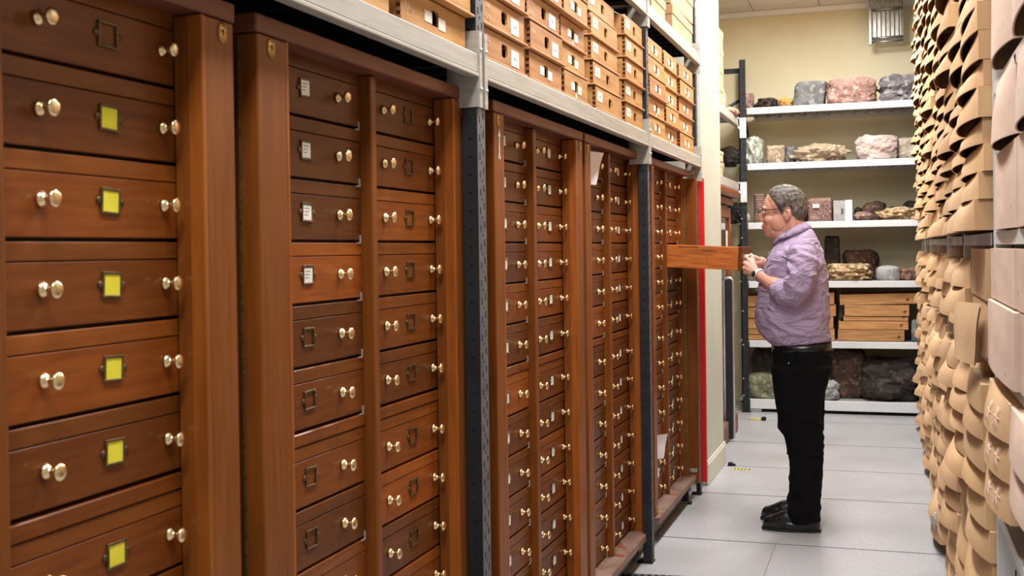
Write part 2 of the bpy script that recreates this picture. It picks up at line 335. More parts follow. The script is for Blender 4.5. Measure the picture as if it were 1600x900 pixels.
            if lc != 'none':
                tl = rnd.uniform(-.06, .06)
                link('label_frame', FR, d, (.0004, yc + .008, hm + .002), (tl, 0, 0))
                if lc in ('y', 'w'):
                    link('label_card', CY if lc == 'y' else CW, d, (.0008, yc + .008, hm + .002 + (rnd.choice((0, .002, -.001)))), (tl * .6, 0, 0))
            if ci in plates and ri not in (6,):
                link('corner_plate', CP, d, (.0006, wd - .004, -.002))
    return R
W_ = 'w'; E_ = 'e'
cab1 = cabinet(0.70, 1.82, .80, 1.250, 1.285, 1.718, 'mahogany drawer cabinet nearest the viewer, with yellow cards in its label frames',
    [[], [E_, 'y', 'y', 'y', 'y', 'y', 'y', 'y', 'y', 'y', 'y', 'y', 'y']], [[], [.82, .78, 1.12, .85, 1.15, .74, .92, .9, .8, 1, .9, .8, .9]], cols=(1,))
cab2 = cabinet(1.90, 3.03, 2.018, 2.462, 2.492, 2.914, 'mahogany drawer cabinet beside the dark post, upper left cards white, most frames empty',
    [[W_, W_, W_, W_] + [E_] * 9, [E_] * 13], [[.56, .58, .52, 1.3, .54, .78, .92, .60, .95, .8, .9, .7, .9], [.60, .85, 1.12, .88, .82, .62, 1.02, 1.32, .66, 1.05, .8, .9, .8]], plates=(0,))
cab3 = cabinet(3.25, 4.29, 3.34, 3.752, 3.785, 4.19, 'mahogany drawer cabinet with a white key-shaped tag on its near flap',
    [[W_] * 13, [W_] * 13], [[.55, .62, .60, .48, .85, .62, 1.25, .66, .68, .72, .78, .7, .8], [.68, .66, .80, .85, .95, .62, .75, .62, .92, .78, .66, .6, .8]], plates=(0,))
cab4 = cabinet(4.33, 5.42, 4.41, 4.852, 4.885, 5.320, 'mahogany drawer cabinet with a white sheet poking out of its top drawer',
    [[W_] * 13, [W_] * 13], [[.75, .52, .55, .9, .62, 1.05, .50, .75, .5, .55, .62, .8, .7], [.60, .62, .95, .72, .95, .6, .66, .62, .75, .72, .78, .7, .6]], plates=(0,))
cab5 = cabinet(5.62, 6.74, 5.69, 6.170, 6.20, 6.62, 'mahogany drawer cabinet farthest down the aisle, one drawer pulled out, flap open',
    [[E_] * 13, [W_] * 13], [[.62, .85, .55, .75, .5, 1.0, .5, .5, .6, .65, .8, .6, .8], [.62, .70, .8, .8, .45, .42, .6, .7, .6, .5, .7, .8, .65]], open_flap=True, plates=(0, 1), pulled=(1, 3))
# white tag on the third cabinet's near flap
b = MB(); b.box(0, .001, -.003, .004, -.05, .02, 'card'); b.box(0, .001, -.008, .010, -.048, -.040, 'card')
b.add([(0, -.012, .018), (0, .014, .018), (0, .002, .045), (.001, -.012, .018), (.001, .014, .018), (.001, .002, .045)], [(0, 1, 2), (5, 4, 3), (0, 3, 4, 1), (1, 4, 5, 2), (2, 5, 3, 0)], 'card')
t = b.build('paper_tag', None, (XF + .0006, 3.295, 1.795)); tag(t, 'small white arrow-shaped paper tag stuck high on a cabinet flap', 'tag')
# papers
def sheet(name, pts, label, mt='paper', loc=(0, 0, 0), th=.0012, n=6):
    # pts: 4 corners (quad), bent
    A, B, C_, D_ = [Vector(p) for p in pts]; nr = (B - A).cross(D_ - A).normalized(); vs = []; fs = []
    for j in range(n + 1):
        for i in range(n + 1):
            u, v = i / n, j / n; p = A * (1 - u) * (1 - v) + B * u * (1 - v) + C_ * u * v + D_ * (1 - u) * v
            vs.append(p + nr * (math.sin(u * 3.1) * .012 * v + math.sin(v * 5) * .003))
    k = len(vs); vs += [v + nr * th for v in vs]
    for j in range(n):
        for i in range(n):
            a = j * (n + 1) + i; fs += [(a, a + 1, a + n + 2, a + n + 1), (k + a, k + a + n + 1, k + a + n + 2, k + a + 1)]
    b = MB(); b.add(vs, fs, mt, True); o = b.build(name, None, loc); tag(o, label, 'paper'); return o
sheet('paper_sheet', [(-1.176, 4.425, 1.865), (-1.125, 4.66, 1.868), (-1.135, 4.55, 1.73), (-1.170, 4.425, 1.735)], 'white sheet with faint print hanging from the top drawer')
b = MB()
for k in range(5): b.box(-1.1400, -1.1395, 4.47, 4.53 + .01 * (k % 2), 1.845 - k * .02, 1.846 - k * .02, 'ink_dark')
sheet('paper_sheet', [(-1.176, 5.72, .522), (-1.11, 5.93, .505), (-1.13, 5.90, .38), (-1.170, 5.70, .405)], 'larger white paper curling out of a low drawer in the far cabinet')
sheet('paper_sheet', [(-1.176, 5.70, .40), (-1.13, 5.82, .34), (-1.14, 5.81, .30), (-1.170, 5.70, .28)], 'smaller white paper below the curling one on the far cabinet')

# ================================================================ LEFT RACK
LR = empty('storage_rack', (-1.07, 0.5, 0)); tag(LR, 'navy and grey steel rack over the mahogany cabinets, carrying wooden boxes', 'rack')
def lp(b, name): return b.build(name, LR, (1.07, -0.5, 0))
def post_left(Y0, Y1, z1, foot=True, xf=-1.07, xb=-1.113, parent=None, off=None, pitch=.05):
    b = MB(); b.box(xb, xf - .0005, Y0, Y1, .004, z1, 'post', .001); b.box(xf - .001, xf, Y0 + .002, Y1, .004, z1, 'post_face')
    if foot: b.box(xb - .03, xf + .002, Y0 - .012, Y1 + .012, 0.0, .006, 'black')
    p = b.build('post', parent or LR, off or (1.07, -0.5, 0))
    h = MB(); z = .03; i = 0
    while z < z1 - .03:
        h.lathe([(-.0005, .0052), (.0, .0052)], 'black', 'y', 8, ((xb + xf) / 2, Y0, z))
        for (u, dz) in ((.3, 0), (.75, .012)):
            yy = Y0 + (Y1 - Y0) * u; h.box(xf, xf + .0006, yy - .003, yy + .003, z + dz - .009, z + dz + .009, 'black')
        yy = Y0 + (Y1 - Y0) * .5; h.box(xf, xf + .0006, yy - .002, yy + .003, z + .029, z + .035, 'black')
        z += pitch; i += 1
    o = h.build('slot_holes', parent or LR, off or (1.07, -0.5, 0)); o['kind'] = 'stuff'
    return p
for (a, b_, xf_) in ((.58, .64, -1.07), (2.965, 3.03, -1.07), (5.287, 5.335, -1.07), (6.835, 6.885, -1.088)): post_left(a, b_, 3.3, xf=xf_, xb=-1.113)
for (a, b_) in ((.58, .64), (2.965, 3.03), (5.287, 5.335), (6.835, 6.885)):       # rear posts
    bx('rear_post', LR, -1.95, -1.90, a, b_, 0, 3.3, 'post', 0, None, (1.07, -0.5, 0))
for z in (.30,):
    pass
bays = ((.64, 2.965), (3.03, 5.287), (5.335, 6.835))
for (a, b_) in bays:
    for (z0, z1) in ((1.943, 2.008), (2.550, 2.618)):
        b = MB(); b.box(-1.094, -1.064, a + .002, b_ - .002, z0 + .010, z1, 'beam', .004); b.box(-1.090, -1.060, a + .002, b_ - .002, z0, z0 + .010, 'beam', .002)
        lp(b, 'beam')
        b = MB(); b.box(-1.90, -1.12, a + .002, b_ - .002, z1 - .014, z1 - .004, 'black')  # deck coloured black to stand in for the unlit space behind the beams
        k = a + .05
        while k < b_ - .05: b.box(-1.90, -1.121, k, k + .02, z1 - .03, z1 - .0145, 'black'); k += .12
        lp(b, 'shelf_deck')
    for i, (y, s_) in enumerate(((a, 1), (b_, -1))):
        for (z0, z1) in ((1.862, 2.07), (2.50, 2.68)):
            b = MB(); b.box(-1.066, -1.060, y - (.022 if s_ > 0 else -.000), y + (.022 if s_ < 0 else .0), z0, z1, 'beam')
            b.box(-1.155 if s_ < 0 else -1.112, -1.062, y - .004 if s_ < 0 else y + .001, y - .001 if s_ < 0 else y + .004, z0, z1, 'beam', .001)
            for zz in (z0 + .05, z1 - .05): b.lathe([(0, .006), (.004, .004)], 'steel_w', 'x', 8, (-1.060, y - s_ * .010, zz))
            lp(b, 'beam_connector')
b = MB()      # low beams under the cabinets
for (a, b_) in bays: b.box(-1.19, -1.145, a + .002, b_ - .002, .03, .098, 'post', .001)
for (a, b_) in bays: b.box(-1.64, -1.191, a + .002, b_ - .002, .085, .098, 'post')
lp(b, 'base_beam')
bf = MB(); bf.box(-1.22, -1.118, 6.58, 6.60, .012, .085, 'post'); bf.box(-1.12, -1.10, 6.56, 6.61, 0, .01, 'black'); lp(bf, 'foot_bracket')
for (y) in (3.0, 5.31, 6.86):      # diagonal braces
    for k in range(3):
        b = MB(); b.tube([(-1.12, y, 2.1 + k * .42), (-1.90, y, 2.5 + k * .42)], .012, 'post', 6); lp(b, 'cross_brace')
rb = bx('red_board', None, -1.125, -1.060, 6.90, 6.935, .065, 1.885, 'red', .003); tag(rb, 'narrow bright red upright board between last cabinet and cream pier', 'board')

# ================================================================ WOODEN TRAY BOXES on the rack
def plate_hole(b, y0, y1, z0, z1, hy, hz, hw, hh, x, th, m, n=5):
    # flat front (normal +x) with a rounded opening
    inner = []; r = min(hw, hh) * .6
    for q, (sy, sz) in enumerate(((1, 1), (-1, 1), (-1, -1), (1, -1))):
        for i in range(n):
            t = math.pi / 2 * (q + i / (n - 1)); inner.append((hy + sy * (hw - r) + r * math.cos(t), hz + sz * (hh - r) + r * math.sin(t)))
    outer = []
    for (y, z) in inner:
        dy, dz = y - hy, z - hz; ty = ((y1 - hy) / dy if dy > 0 else (y0 - hy) / dy) if abs(dy) > 1e-6 else 9e9; tz = ((z1 - hz) / dz if dz > 0 else (z0 - hz) / dz) if abs(dz) > 1e-6 else 9e9
        tt = min(ty, tz); outer.append((hy + dy * tt, hz + dz * tt))
    for q, (cy_, cz_) in enumerate(((y1, z1), (y0, z1), (y0, z0), (y1, z0))):
        outer[q * n + n // 2] = (cy_, cz_)
    outer = []
    for q in range(4):
        for i in range(n):
            y, z = inner[q * n + i]; Yc, Zc = ((y1, z1), (y0, z1), (y0, z0), (y1, z0))[q]
            first = (Yc, z) if q % 2 == 0 else (y, Zc); last = (y, Zc) if q % 2 == 0 else (Yc, z)
            outer.append((Yc, Zc) if i == n // 2 else (first if i < n // 2 else last))
    K = len(inner); vs = [(x, y, z) for y, z in inner] + [(x, y, z) for y, z in outer] + [(x - th, y, z) for y, z in inner] + [(x - th, y, z) for y, z in outer]
    fs = []
    for i in range(K):
        j = (i + 1) % K; fs += [(i, j, K + j, K + i), (2 * K + i, 3 * K + i, 3 * K + j, 2 * K + j), (i, 2 * K + i, 2 * K + j, j)]
    b.add(vs, fs, m)
def chalk_text(b, s_, y, z, size, m='chalk'):
    # strokes on the +x face (reads along +y)
    G = {'D': [[(0, 0), (0, 1), (.4, .85), (.5, .5), (.4, .15), (0, 0)]], 'R': [[(0, 0), (0, 1), (.45, .9), (.45, .6), (0, .5), (.5, 0)]], 'J': [[(.1, .2), (.25, 0), (.45, .15), (.45, 1)]],
         'x': [[(0, 0), (.5, 1)], [(0, 1), (.5, 0)]], '(': [[(.3, 1), (.05, .6), (.05, .4), (.3, 0)]], ')': [[(.1, 1), (.35, .6), (.35, .4), (.1, 0)]], '1': [[(.2, 0), (.2, 1)]], 'w': [[(0, 1), (.15, 0), (.3, .7), (.4, 0), (.55, 1)]],
         '&': [[(.5, 0), (.1, .8), (.25, 1), (.4, .8), (.05, .3), (.2, 0), (.5, .4)]], ' ': []}
    for ch in s_:
        for st in G.get(ch, []):
            b.tube([(0, y + p[0] * size, z + p[1] * size) for p in st], .0005, m, 4)
        y += size * .72
def wooden_box(Y0, Y1, z0, h, label, tone, kind, idx, dx=0.0, group='wooden tray boxes on the rack shelf'):
    wd = Y1 - Y0; R = empty('wooden_box', (-1.078 + dx, Y0, z0)); tag(R, label, 'box', group)
    c = (tone * 1.08, tone * 1.12, tone * 1.04, 1) if tone > .96 else (tone * 1.05, tone * 1.0, tone * 1.06, 1)
    b = MB(); fh = h - .004
    hy = wd * (.5 if kind in ('two', 'right') else .52); hy = wd * .55 if kind == 'big_left' else hy
    plate_hole(b, .012, wd - .012, .008, fh, hy, h * .53, .027, .0195, -.004, .007, 'boxwood')
    b.box(-.55, -.016, .012, .022, .008, fh, 'boxwood'); b.box(-.55, -.016, wd - .022, wd - .012, .008, fh, 'boxwood')
    b.box(-.56, -.55, .012, wd - .012, .008, fh, 'boxwood')
    b.build('body', R, color=c)
    b = MB(); b.box(-.56, .006, .001, wd - .001, 0, .0075, 'ledge', .002); b.build('base_board', R, color=tint(tone * 1.02))
    b = MB()
    for k in range(4): b.box(-.016, -.0035, .0112, .020, .012 + k * .019, .021 + k * .019, 'joint')
    o = b.build('finger_joint', R); o['kind'] = 'stuff'
    def lab(y0, y1, za, zb, ink=True):
        q = MB(); q.box(-.0038, -.0028, y0, y1, za, zb, 'card')
        if ink: q.box(-.0028, -.0025, y0 + (y1 - y0) * .3, y0 + (y1 - y0) * .72, (za + zb) / 2 - .003, (za + zb) / 2 + .003, 'ink')
        q.build('label_card', R)
    if kind == 'right': lab(hy + .06, hy + .135, .018, .066)
    elif kind == 'two':
        lab(hy - .070, hy - .022, .034, .062, False); lab(hy + .022, hy + .070, .028, .058, False)
        if idx % 2: 
            q = MB(); q.box(-.0038, -.0030, hy - .01, hy + .008, .012, .026, 'card'); q.build('sticker', R)
    elif kind == 'big_left': lab(.045, .125, .038, .078)
    if kind == 'right':
        q = MB(); chalk_text(q, ['(ww)', 'DRJ', '(1xx)', 'DR&'][idx % 4], .035, .052, .018)
        if idx % 2 == 0: chalk_text(q, 'DR&', .04, .020, .018)
        o = q.build('chalk_writing', R, (-.0036, 0, 0)); o['kind'] = 'stuff'
    return R
colsL = [(1.60, 2.00, 4, 1.0, 'two', 'second'), (2.05, 2.46, 4, 1.0, 'two', 'first'), ]
NM = [('the bay nearest the viewer, farther column back', 1.58, 2.00, 4, .97, 'two'), ('the bay nearest the viewer, middle column', 2.04, 2.46, 4, 1.0, 'two'),
      ('the bay nearest the viewer, column against the post', 2.495, 2.955, 4, .98, 'chalk2'),
      ('first column past the dark post', 3.04, 3.45, 6, .92, 'right'), ('second column past the dark post', 3.475, 3.875, 6, .90, 'right'),
      ('third column past the dark post', 3.885, 4.235, 6, 1.0, 'two'), ('fourth column past the dark post', 4.325, 4.80, 6, 1.06, 'big_left'),
      ('fifth column past the dark post', 4.875, 5.275, 5, 1.06, 'big_left'), ('nearest column of the far bay', 5.39, 5.82, 5, .98, 'two'),
      ('middle column of the far bay', 5.83, 6.225, 5, 1.02, 'two'), ('last column of the far bay', 6.25, 6.73, 5, .98, 'two')]
for ci, (nm, a, b_, n, tone, kd) in enumerate(NM):
    n = min(n, 5)
    h = .0955
    for k in range(n):
        kk = kd
        if kd == 'right' and ci == 4 and k == 0: kk = 'two'
        if kd == 'chalk2': kk = 'two'
        dx = rnd.uniform(-.014, .006) + (-.02 if (ci == 6 and k in (4,)) else 0)
        jy = rnd.uniform(-.004, .004)
        o = wooden_box(a + jy, b_ + jy, 2.0085 + k * (h + .0006), h, '%s wooden box from the bottom, %s' % (['lowest', 'second', 'third', 'fourth', 'fifth', 'sixth'][k] , nm) if k else 'lowest wooden box with hand hole, %s' % nm,
                   tone * rnd.uniform(.93, 1.06), kk, k + ci, dx)
        if kd == 'chalk2':
            q = MB(); chalk_text(q, 'DRJ', .045, .035, .024); c_ = q.build('chalk_writing', o, (-.0036, 0, 0)); c_['kind'] = 'stuff'

# cardboard boxes on the rack's upper shelf
def carton(name, x0, x1, y0, y1, z0, z1, label, m='card_tan', group=None, lid=.35, t=1.0, rz=0):
    R = empty(name, ((x0 + x1) / 2, (y0 + y1) / 2, z0), rz); tag(R, label, 'box', group); X, Y = (x1 - x0) / 2, (y1 - y0) / 2; h = z1 - z0
    b = MB(); b.box(-X + .004, X - .004, -Y + .004, Y - .004, 0, h - .004, m, .002); b.build('body', R, color=tint(t))
    b = MB(); b.box(-X, X, -Y, Y, h * (1 - lid), h, m, .003); b.build('lid', R, color=tint(t * 1.03)); return R
G_ = 'cardboard boxes on the upper rack shelf'
for k in range(3):
    carton('cardboard_box', -1.55, -1.10, 5.60, 5.97, 2.6165 + k * .14, 2.6165 + k * .14 + .135, '%s cardboard box of the nearer stack on the top rack shelf' % ['lowest', 'middle', 'uppermost'][k], group=G_, t=.80, rz=.03 * k)
for k in range(3):
    carton('cardboard_box', -1.60, -1.085, 6.09, 6.74, 2.6165 + k * .155, 2.6165 + k * .155 + .15, '%s cardboard box beside the last post on the top rack shelf' % ['lowest', 'middle', 'uppermost'][k], group=G_, t=.78, rz=-.02 * k)

# ================================================================ RIGHT RACK with cardboard trays
RR = empty('tray_rack', (.27, 2.0, 0)); tag(RR, 'white steel rack packed with cardboard trays along the aisle', 'rack')
def rp(b, name): return b.build(name, RR, (-.27, -2.0, 0))
UP = [1.86, 3.16, 4.44, 5.71, 6.91, 8.20, 9.45, 10.28]
for i, y in enumerate(UP):
    b = MB(); b.box(.250, .256, y, y + .022, .07, 3.55, 'post_w', .001); b.box(.256, .345, y, y + .004, .07, 3.55, 'post_w'); b.box(.345, .75, y + .001, y + .003, .07, 3.55, 'post_w'); rp(b, 'upright')
    if i in (1, 0):
        h = MB(); z = .10
        while z < 3.4:
            h.box(.291, .2945, y - .0006, y, z, z + .017, 'black'); z += .0375
        rp(h, 'slot_holes')['kind'] = 'stuff'
for i in range(len(UP) - 1):
    a, b_ = UP[i] + .004, UP[i + 1]
    for z in ((.055, .48, .80, 1.168, 1.500, 1.875) if i == 0 else (.055, 1.168, 1.500)):
        b = MB(); b.box(.258, .80, a, b_, z - .016, z - .003, 'post_w'); b.box(.252, .2575, a + .02, b_ - .001, z - (.03 if z != 1.5 else .032), z, 'post_w', .001); rp(b, 'shelf')
b = MB(); b.box(.262, .80, 1.9, 10.28, .001, .038, 'shelf_w'); rp(b, 'base_rail')
bx('rack_back', RR, .80, .81, 1.86, 10.3, .07, 3.55, 'post_w', 0, None, (-.27, -2.0, 0))
def tray_mesh(wd, h, p, bow, top_bow=0.0, n=12, ang=0.0, side_slope=.0):
    """a shallow cardboard lid: top, two sides, front wall whose lower edge bellies out; open below"""
    b = MB(); th = .0035; back = .40
    def front(z, inset):
        t_ = 1 - z / h; pts = []
        for i in range(n + 1):
            u = i / n; y = inset + u * (wd - 2 * inset)
            x = -p + inset - (top_bow + bow * (1 - (1 - t_) ** 2.2)) * math.sin(math.pi * u) ** .75 - ang * (u - .5)
            pts.append((x, y, z))
        return pts
    zs = (0, h * .4, h * .8, h)
    O = [front(z, 0) for z in zs]; I = [front(min(z, h - th), th) for z in zs]
    vs = []; fs = []
    def ring(P_, y0, y1, z): return [(back, y0, z)] + P_ + [(back, y1, z)]
    ro = [ring(O[i], 0, wd, zs[i]) for i in range(4)]; ri = [ring(I[i], th, wd - th, min(zs[i], h - th)) for i in range(4)]
    K = n + 3
    for r in ro + ri: vs += r
    for i in range(3):
        for k in range(K - 1):
            fs.append((i * K + k, i * K + k + 1, (i + 1) * K + k + 1, (i + 1) * K + k)); a = (4 + i) * K
            fs.append((a + k, a + K + k, a + K + k + 1, a + k + 1))
    for k in range(K - 1): fs.append((k, 4 * K + k, 4 * K + k + 1, k + 1))
    fs.append(tuple(3 * K + k for k in range(K))); fs.append(tuple(7 * K + k for k in range(K))[::-1])
    b.add(vs, fs, 'card_tan')
    me = bpy.data.meshes.new('tray'); me.from_pydata(b.v, [], b.f); me.materials.append(M['card_tan']); me.materials.append(M['card_shade'])
    nout = 0
    for pi, f in enumerate(b.f):
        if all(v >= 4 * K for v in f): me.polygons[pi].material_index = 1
    for p in me.polygons: p.use_smooth = True
    me.update(); me.set_sharp_from_angle(angle=math.radians(42)); return me
def inner_tray(wd, h):
    b = MB(); b.box(.012, .38, .012, wd - .012, .002, h * .55, 'card_shade'); return b.mesh('inner_tray')
protos = {}
def get_proto(wd, h, v):
    k = (round(wd, 2), round(h, 3), v)
    if k not in protos:
        r_ = random.Random(hash(k) % 9999 + v)
        protos[k] = tray_mesh(wd, h, r_.uniform(.022, .05), r_.uniform(.018, .050), r_.choice((0, 0, .006)), ang=r_.uniform(-.012, .010))
    return protos[k]
colsR = []
for i in range(1, len(UP) - 1):
    a, b_ = UP[i] + .026, UP[i + 1] - .004; mid = (a + b_) / 2
    colsR += [(a, mid - .006), (mid + .006, b_)]
n_ind = 0; stuffV = []
def h_top_visible(y): return 1.47 + (y + .5) * .232
for ci, (a, b_) in enumerate(colsR):
    for zone, (z0, z1) in enumerate(((.060, 1.13), (1.172, 1.455), (1.505, 3.5))):
        z = z0; k = 0
        while True:
            h = rnd.choice((.066, .070, .074, .080)) if zone != 1 else rnd.choice((.076, .084))
            if z + h > z1 - .004: break
            k += 1; wd = (b_ - a) - rnd.choice((.0, .012, .03)); v = rnd.randrange(4)
            vis = z < h_top_visible(b_) and z + h > 1.47 - (b_ + .9) * .285
            if ci == 0 and zone == 1: z += h + .001; continue
            if vis or ci > 7:
                me = get_proto(wd, h, v)
                t = rnd.uniform(.90, 1.10); cl = (t, t * rnd.uniform(.96, 1.0), t * rnd.uniform(.9, 1.02), 1)
                xo = .262 + rnd.uniform(-.012, .012); yo = a + rnd.uniform(0, (b_ - a) - wd)
                if ci < 9 and n_ind < 296:
                    zn = ['above the floor', 'above the middle shelf', 'above the clear gap'][zone]
                    R = empty('cardboard_tray', (xo, yo, z)); tag(R, 'bowed tan cardboard tray, %s stack from the near upright, %s %s' % (ORD[ci + 1], ORD[k], zn), 'tray', 'cardboard trays in the white rack')
                    link('lid', me, R, color=cl); n_ind += 1
                    if ci < 6:
                        ky = ('in', round(wd, 2), round(h, 3))
                        if ky not in protos: protos[ky] = inner_tray(wd, h)
                        link('inner_tray', protos[ky], R)
                else:
                    stuffV.append((me, (xo, yo, z)))
            z += h + .001
vs = []; fs = []; mi = []
for me, loc in stuffV:
    k = len(vs); vs += [(v.co.x + loc[0], v.co.y + loc[1], v.co.z + loc[2]) for v in me.vertices]
    for p in me.polygons: fs.append([i + k for i in p.vertices]); mi.append(p.material_index)
me = bpy.data.meshes.new('far_cardboard_trays'); me.from_pydata(vs, [], fs); me.materials.append(M['card_tan']); me.materials.append(M['card_shade']); me.polygons.foreach_set('material_index', mi)
o = link('cardboard_trays', me); tag(o, 'the many smallest cardboard trays at the far end of the white rack', 'trays', kind='stuff')
# clear plastic-covered gap strip
for i in range(1, 4):
    b = MB(); b.box(.247, .2485, UP[i] + .05, UP[i + 1] - .03, 1.465, 1.498, 'film'); rp(b, 'label_strip')

# the nearest bay: bigger pale boxes
def bow_box(y0, y1, z0, z1, p, label, bow=.0, m='card_pink', t=1.0, chalk=False, tb=0.0):
    R = empty('archive_box', (.262, y0, z0)); tag(R, label, 'box', 'large pale boxes in the nearest bay')
    me = tray_mesh(y1 - y0, z1 - z0, p, bow, tb); me.materials[0] = M[m]; link('lid', me, R, color=tint(t))
    if bow < .02: bx('inner_tray', R, -p + .008, .38, .008, y1 - y0 - .008, .002, (z1 - z0) * .7, m, 0, tint(t))
    if chalk:
        q = MB(); wd_, h_ = y1 - y0, z1 - z0
        def on(y, z): return (-p - bow * (1 - (z / h_) ** 2.2) * math.sin(math.pi * min(.99, max(.01, y / wd_))) ** .75 - .0018, y, z)
        for yy in (.09, .20):
            for (a1, a2) in (((0, 0), (.6, 1)), ((0, 1), (.6, 0)), ((-.2, .5), (.8, .6)), ((.3, 0), (.35, 1))):
                q.tube([on(yy + (a1[0] + (a2[0] - a1[0]) * t_ / 4) * .06, .018 + (a1[1] + (a2[1] - a1[1]) * t_ / 4) * .045) for t_ in range(5)], .0011, 'chalk', 4)
        q.build('chalk_mark', R)['kind'] = 'stuff'
    return R
bow_box(2.66, 3.13, 1.905, 2.24, .012, 'tall pale box on the top shelf of the nearest bay, beside the upright', .02, t=1.06)
bow_box(2.05, 2.64, 1.905, 2.24, .012, 'pale box on the top shelf, closest to the viewer', .02, t=1.04)
bow_box(2.62, 3.10, 1.70, 1.868, .010, 'pale box below the top shelf, with a dark curled underside', .028, t=1.08)
bow_box(2.05, 2.59, 1.70, 1.868, .010, 'pale box below the top shelf, cut by the picture edge', .024, t=1.02)
bow_box(2.60, 3.13, 1.503, 1.69, .012, 'pale box resting on the grey shelf at eye level', .012, t=1.08)
bow_box(2.05, 2.58, 1.503, 1.69, .012, 'pale box at eye level, cut by the picture edge', .010, t=1.03)
bow_box(2.56, 3.145, 1.335, 1.458, .022, 'large smooth pale box just under the eye-level shelf', .0, t=1.10)
bow_box(2.05, 2.54, 1.335, 1.458, .020, 'smooth pale box under the eye-level shelf, cut by the picture edge', .0, t=1.0)
bow_box(2.50, 3.145, 1.172, 1.33, .030, 'tall pale box leaning out, second below the eye-level shelf', .01, t=1.06)
bow_box(2.05, 2.48, 1.172, 1.33, .020, 'second pale box below the eye-level shelf, cut by the picture edge', .0, t=1.02)
bow_box(3.19, 3.77, 1.322, 1.456, .030, 'deep tan box just past the near upright, under the eye-level gap', .0, 'card_tan', t=.98)
bow_box(3.19, 3.77, 1.175, 1.318, .026, 'deep tan box below the gap box, partly behind a torn flap', .018, 'card_tan', t=.96)
z = 1.135
for k in range(4):
    z -= .085
    if k > 2: break
    bow_box(2.60, 3.12, z, z + .083, .030, '%s tray below the middle shelf in the nearest bay' % ['chalk-marked uppermost', 'chalk-marked second', 'chalk-marked third', 'fourth'][k], .030, 'card_tan', t=1.05, chalk=k < 3)
    if k < 2: bow_box(2.05, 2.58, z, z + .083, .03, '%s tray below the middle shelf, cut by the picture edge' % ['uppermost', 'second'][k], .02, 'card_pink', t=1.05)
fp = sheet('cardboard_flap', [(.222, 3.20, 1.315), (.185, 3.66, 1.30), (.175, 3.60, 1.145), (.205, 3.24, 1.150)], 'torn brown cardboard flap hanging over the middle shelf', 'card_tan', th=.004)
fp['category'] = 'cardboard'
# crumpled clear bag by the rack foot
def blob(name, loc, size, m, seed, label, cat, box=0.0, rough=.25, sub=4, group=None, rz=0, flat=True, freq=1.6, layer=0, tilt=0, parent=None, cut=0.):
    bm = bmesh.new(); bmesh.ops.create_icosphere(bm, subdivisions=sub, radius=1)
    rr = random.Random(seed); off = Vector((rr.uniform(0, 50), rr.uniform(0, 50), rr.uniform(0, 50)))
    for v in bm.verts:
        d = v.co.normalized()
        if box: 
            p_ = 2 + box * 8; s_ = (abs(d.x) ** p_ + abs(d.y) ** p_ + abs(d.z) ** p_) ** (-1 / p_)
        else: s_ = 1.0
        q = d * s_; k = 1 + rough * (noise.noise(q * freq + off) * .9 + noise.noise(q * freq * 2.7 + off) * .4 + noise.noise(q * freq * 6.5 + off) * .18)
        if layer: k += .05 * math.sin(q.z * layer + 2 * noise.noise(q * 1.2 + off))
        q = q * k
        q.x += tilt * q.z
        v.co = Vector((q.x * size[0] / 2, q.y * size[1] / 2, q.z * size[2] / 2))
    zmin = min(v.co.z for v in bm.verts); zcut = zmin + size[2] * .10
    for v in bm.verts: v.co.z = max(v.co.z, zcut) - zcut
    zx = max(v.co.z for v in bm.verts); xs = [v.co.x for v in bm.verts]; xw = max(xs) - min(xs); xc = (max(xs) + min(xs)) / 2
    for v in bm.verts: v.co.z *= size[2] / zx; v.co.x = (v.co.x - xc) * size[0] / xw
    me = bpy.data.meshes.new(name); bm.to_mesh(me); bm.free(); me.materials.append(M[m])
    for p in me.polygons: p.use_smooth = not flat
    o = link(name, me, parent, loc, (0, 0, rz))
    if label: tag(o, label, cat, group)
    return o
blob('plastic_bag', (.20, 5.82, 0.10), (.07, .08, .10), 'plastic', 5, 'crumpled clear plastic bag snagged low on the tray rack', 'bag', rough=.5, sub=3)

# ================================================================ BACK SHELVING
BR = empty('rock_rack', (-.4, 10.4, 0)); tag(BR, 'white shelving along the back wall, holding rocks and wooden trays', 'shelving')
def bp(b, name): return b.build(name, BR, (.4, -10.4, 0))
DK = [.115, .635, 1.163, 1.685, 2.210, 2.705]
for i, z in enumerate(DK):
    b = MB(); b.box(-1.205, .85, 10.40, 10.43, z - (.085 if i == 0 else .058), z, 'shelf_w', .003); bp(b, 'shelf_beam')
    b = MB(); b.box(-1.205, .85, 11.02, 11.05, z - .06, z, 'shelf_w', .003); bp(b, 'shelf_beam')
    b = MB(); b.box(-1.30, .85, 10.431, 11.02, z - .014, z - .002, 'shelf_under')
    k = -1.2
    while k < .8: b.box(k, k + .02, 10.431, 11.02, z - .032, z - .0145, 'shelf_under'); k += .11
    bp(b, 'shelf_deck')
def back_post(x0, x1, y0, y1, z1):
    b = MB(); b.box(x0, x1, y0, y0 + .003, .004, z1, 'post'); b.box(x0, x0 + .003, y0, y1, .004, z1, 'post'); b.box(x0 - .01, x1 + .01, y0 - .008, y1, 0, .005, 'black'); p = bp(b, 'post')
    h = MB(); z = .05
    while z < z1 - .02: h.lathe([(-.0008, .0065), (0, .0065)], 'black', 'y', 8, ((x0 + x1) / 2 + .008, y0, z)); z += .075
    bp(h, 'slot_holes')['kind'] = 'stuff'
back_post(-1.262, -1.207, 10.36, 10.42, 3.13); back_post(-1.35, -1.295, 11.02, 11.07, 3.13); back_post(.86, .91, 10.36, 10.42, 3.13)
for z in (3.02, 2.62):
    b = MB(); b.box(-1.62, -1.262, 10.42, 10.435, z, z + .045, 'post'); bp(b, 'cross_bar')
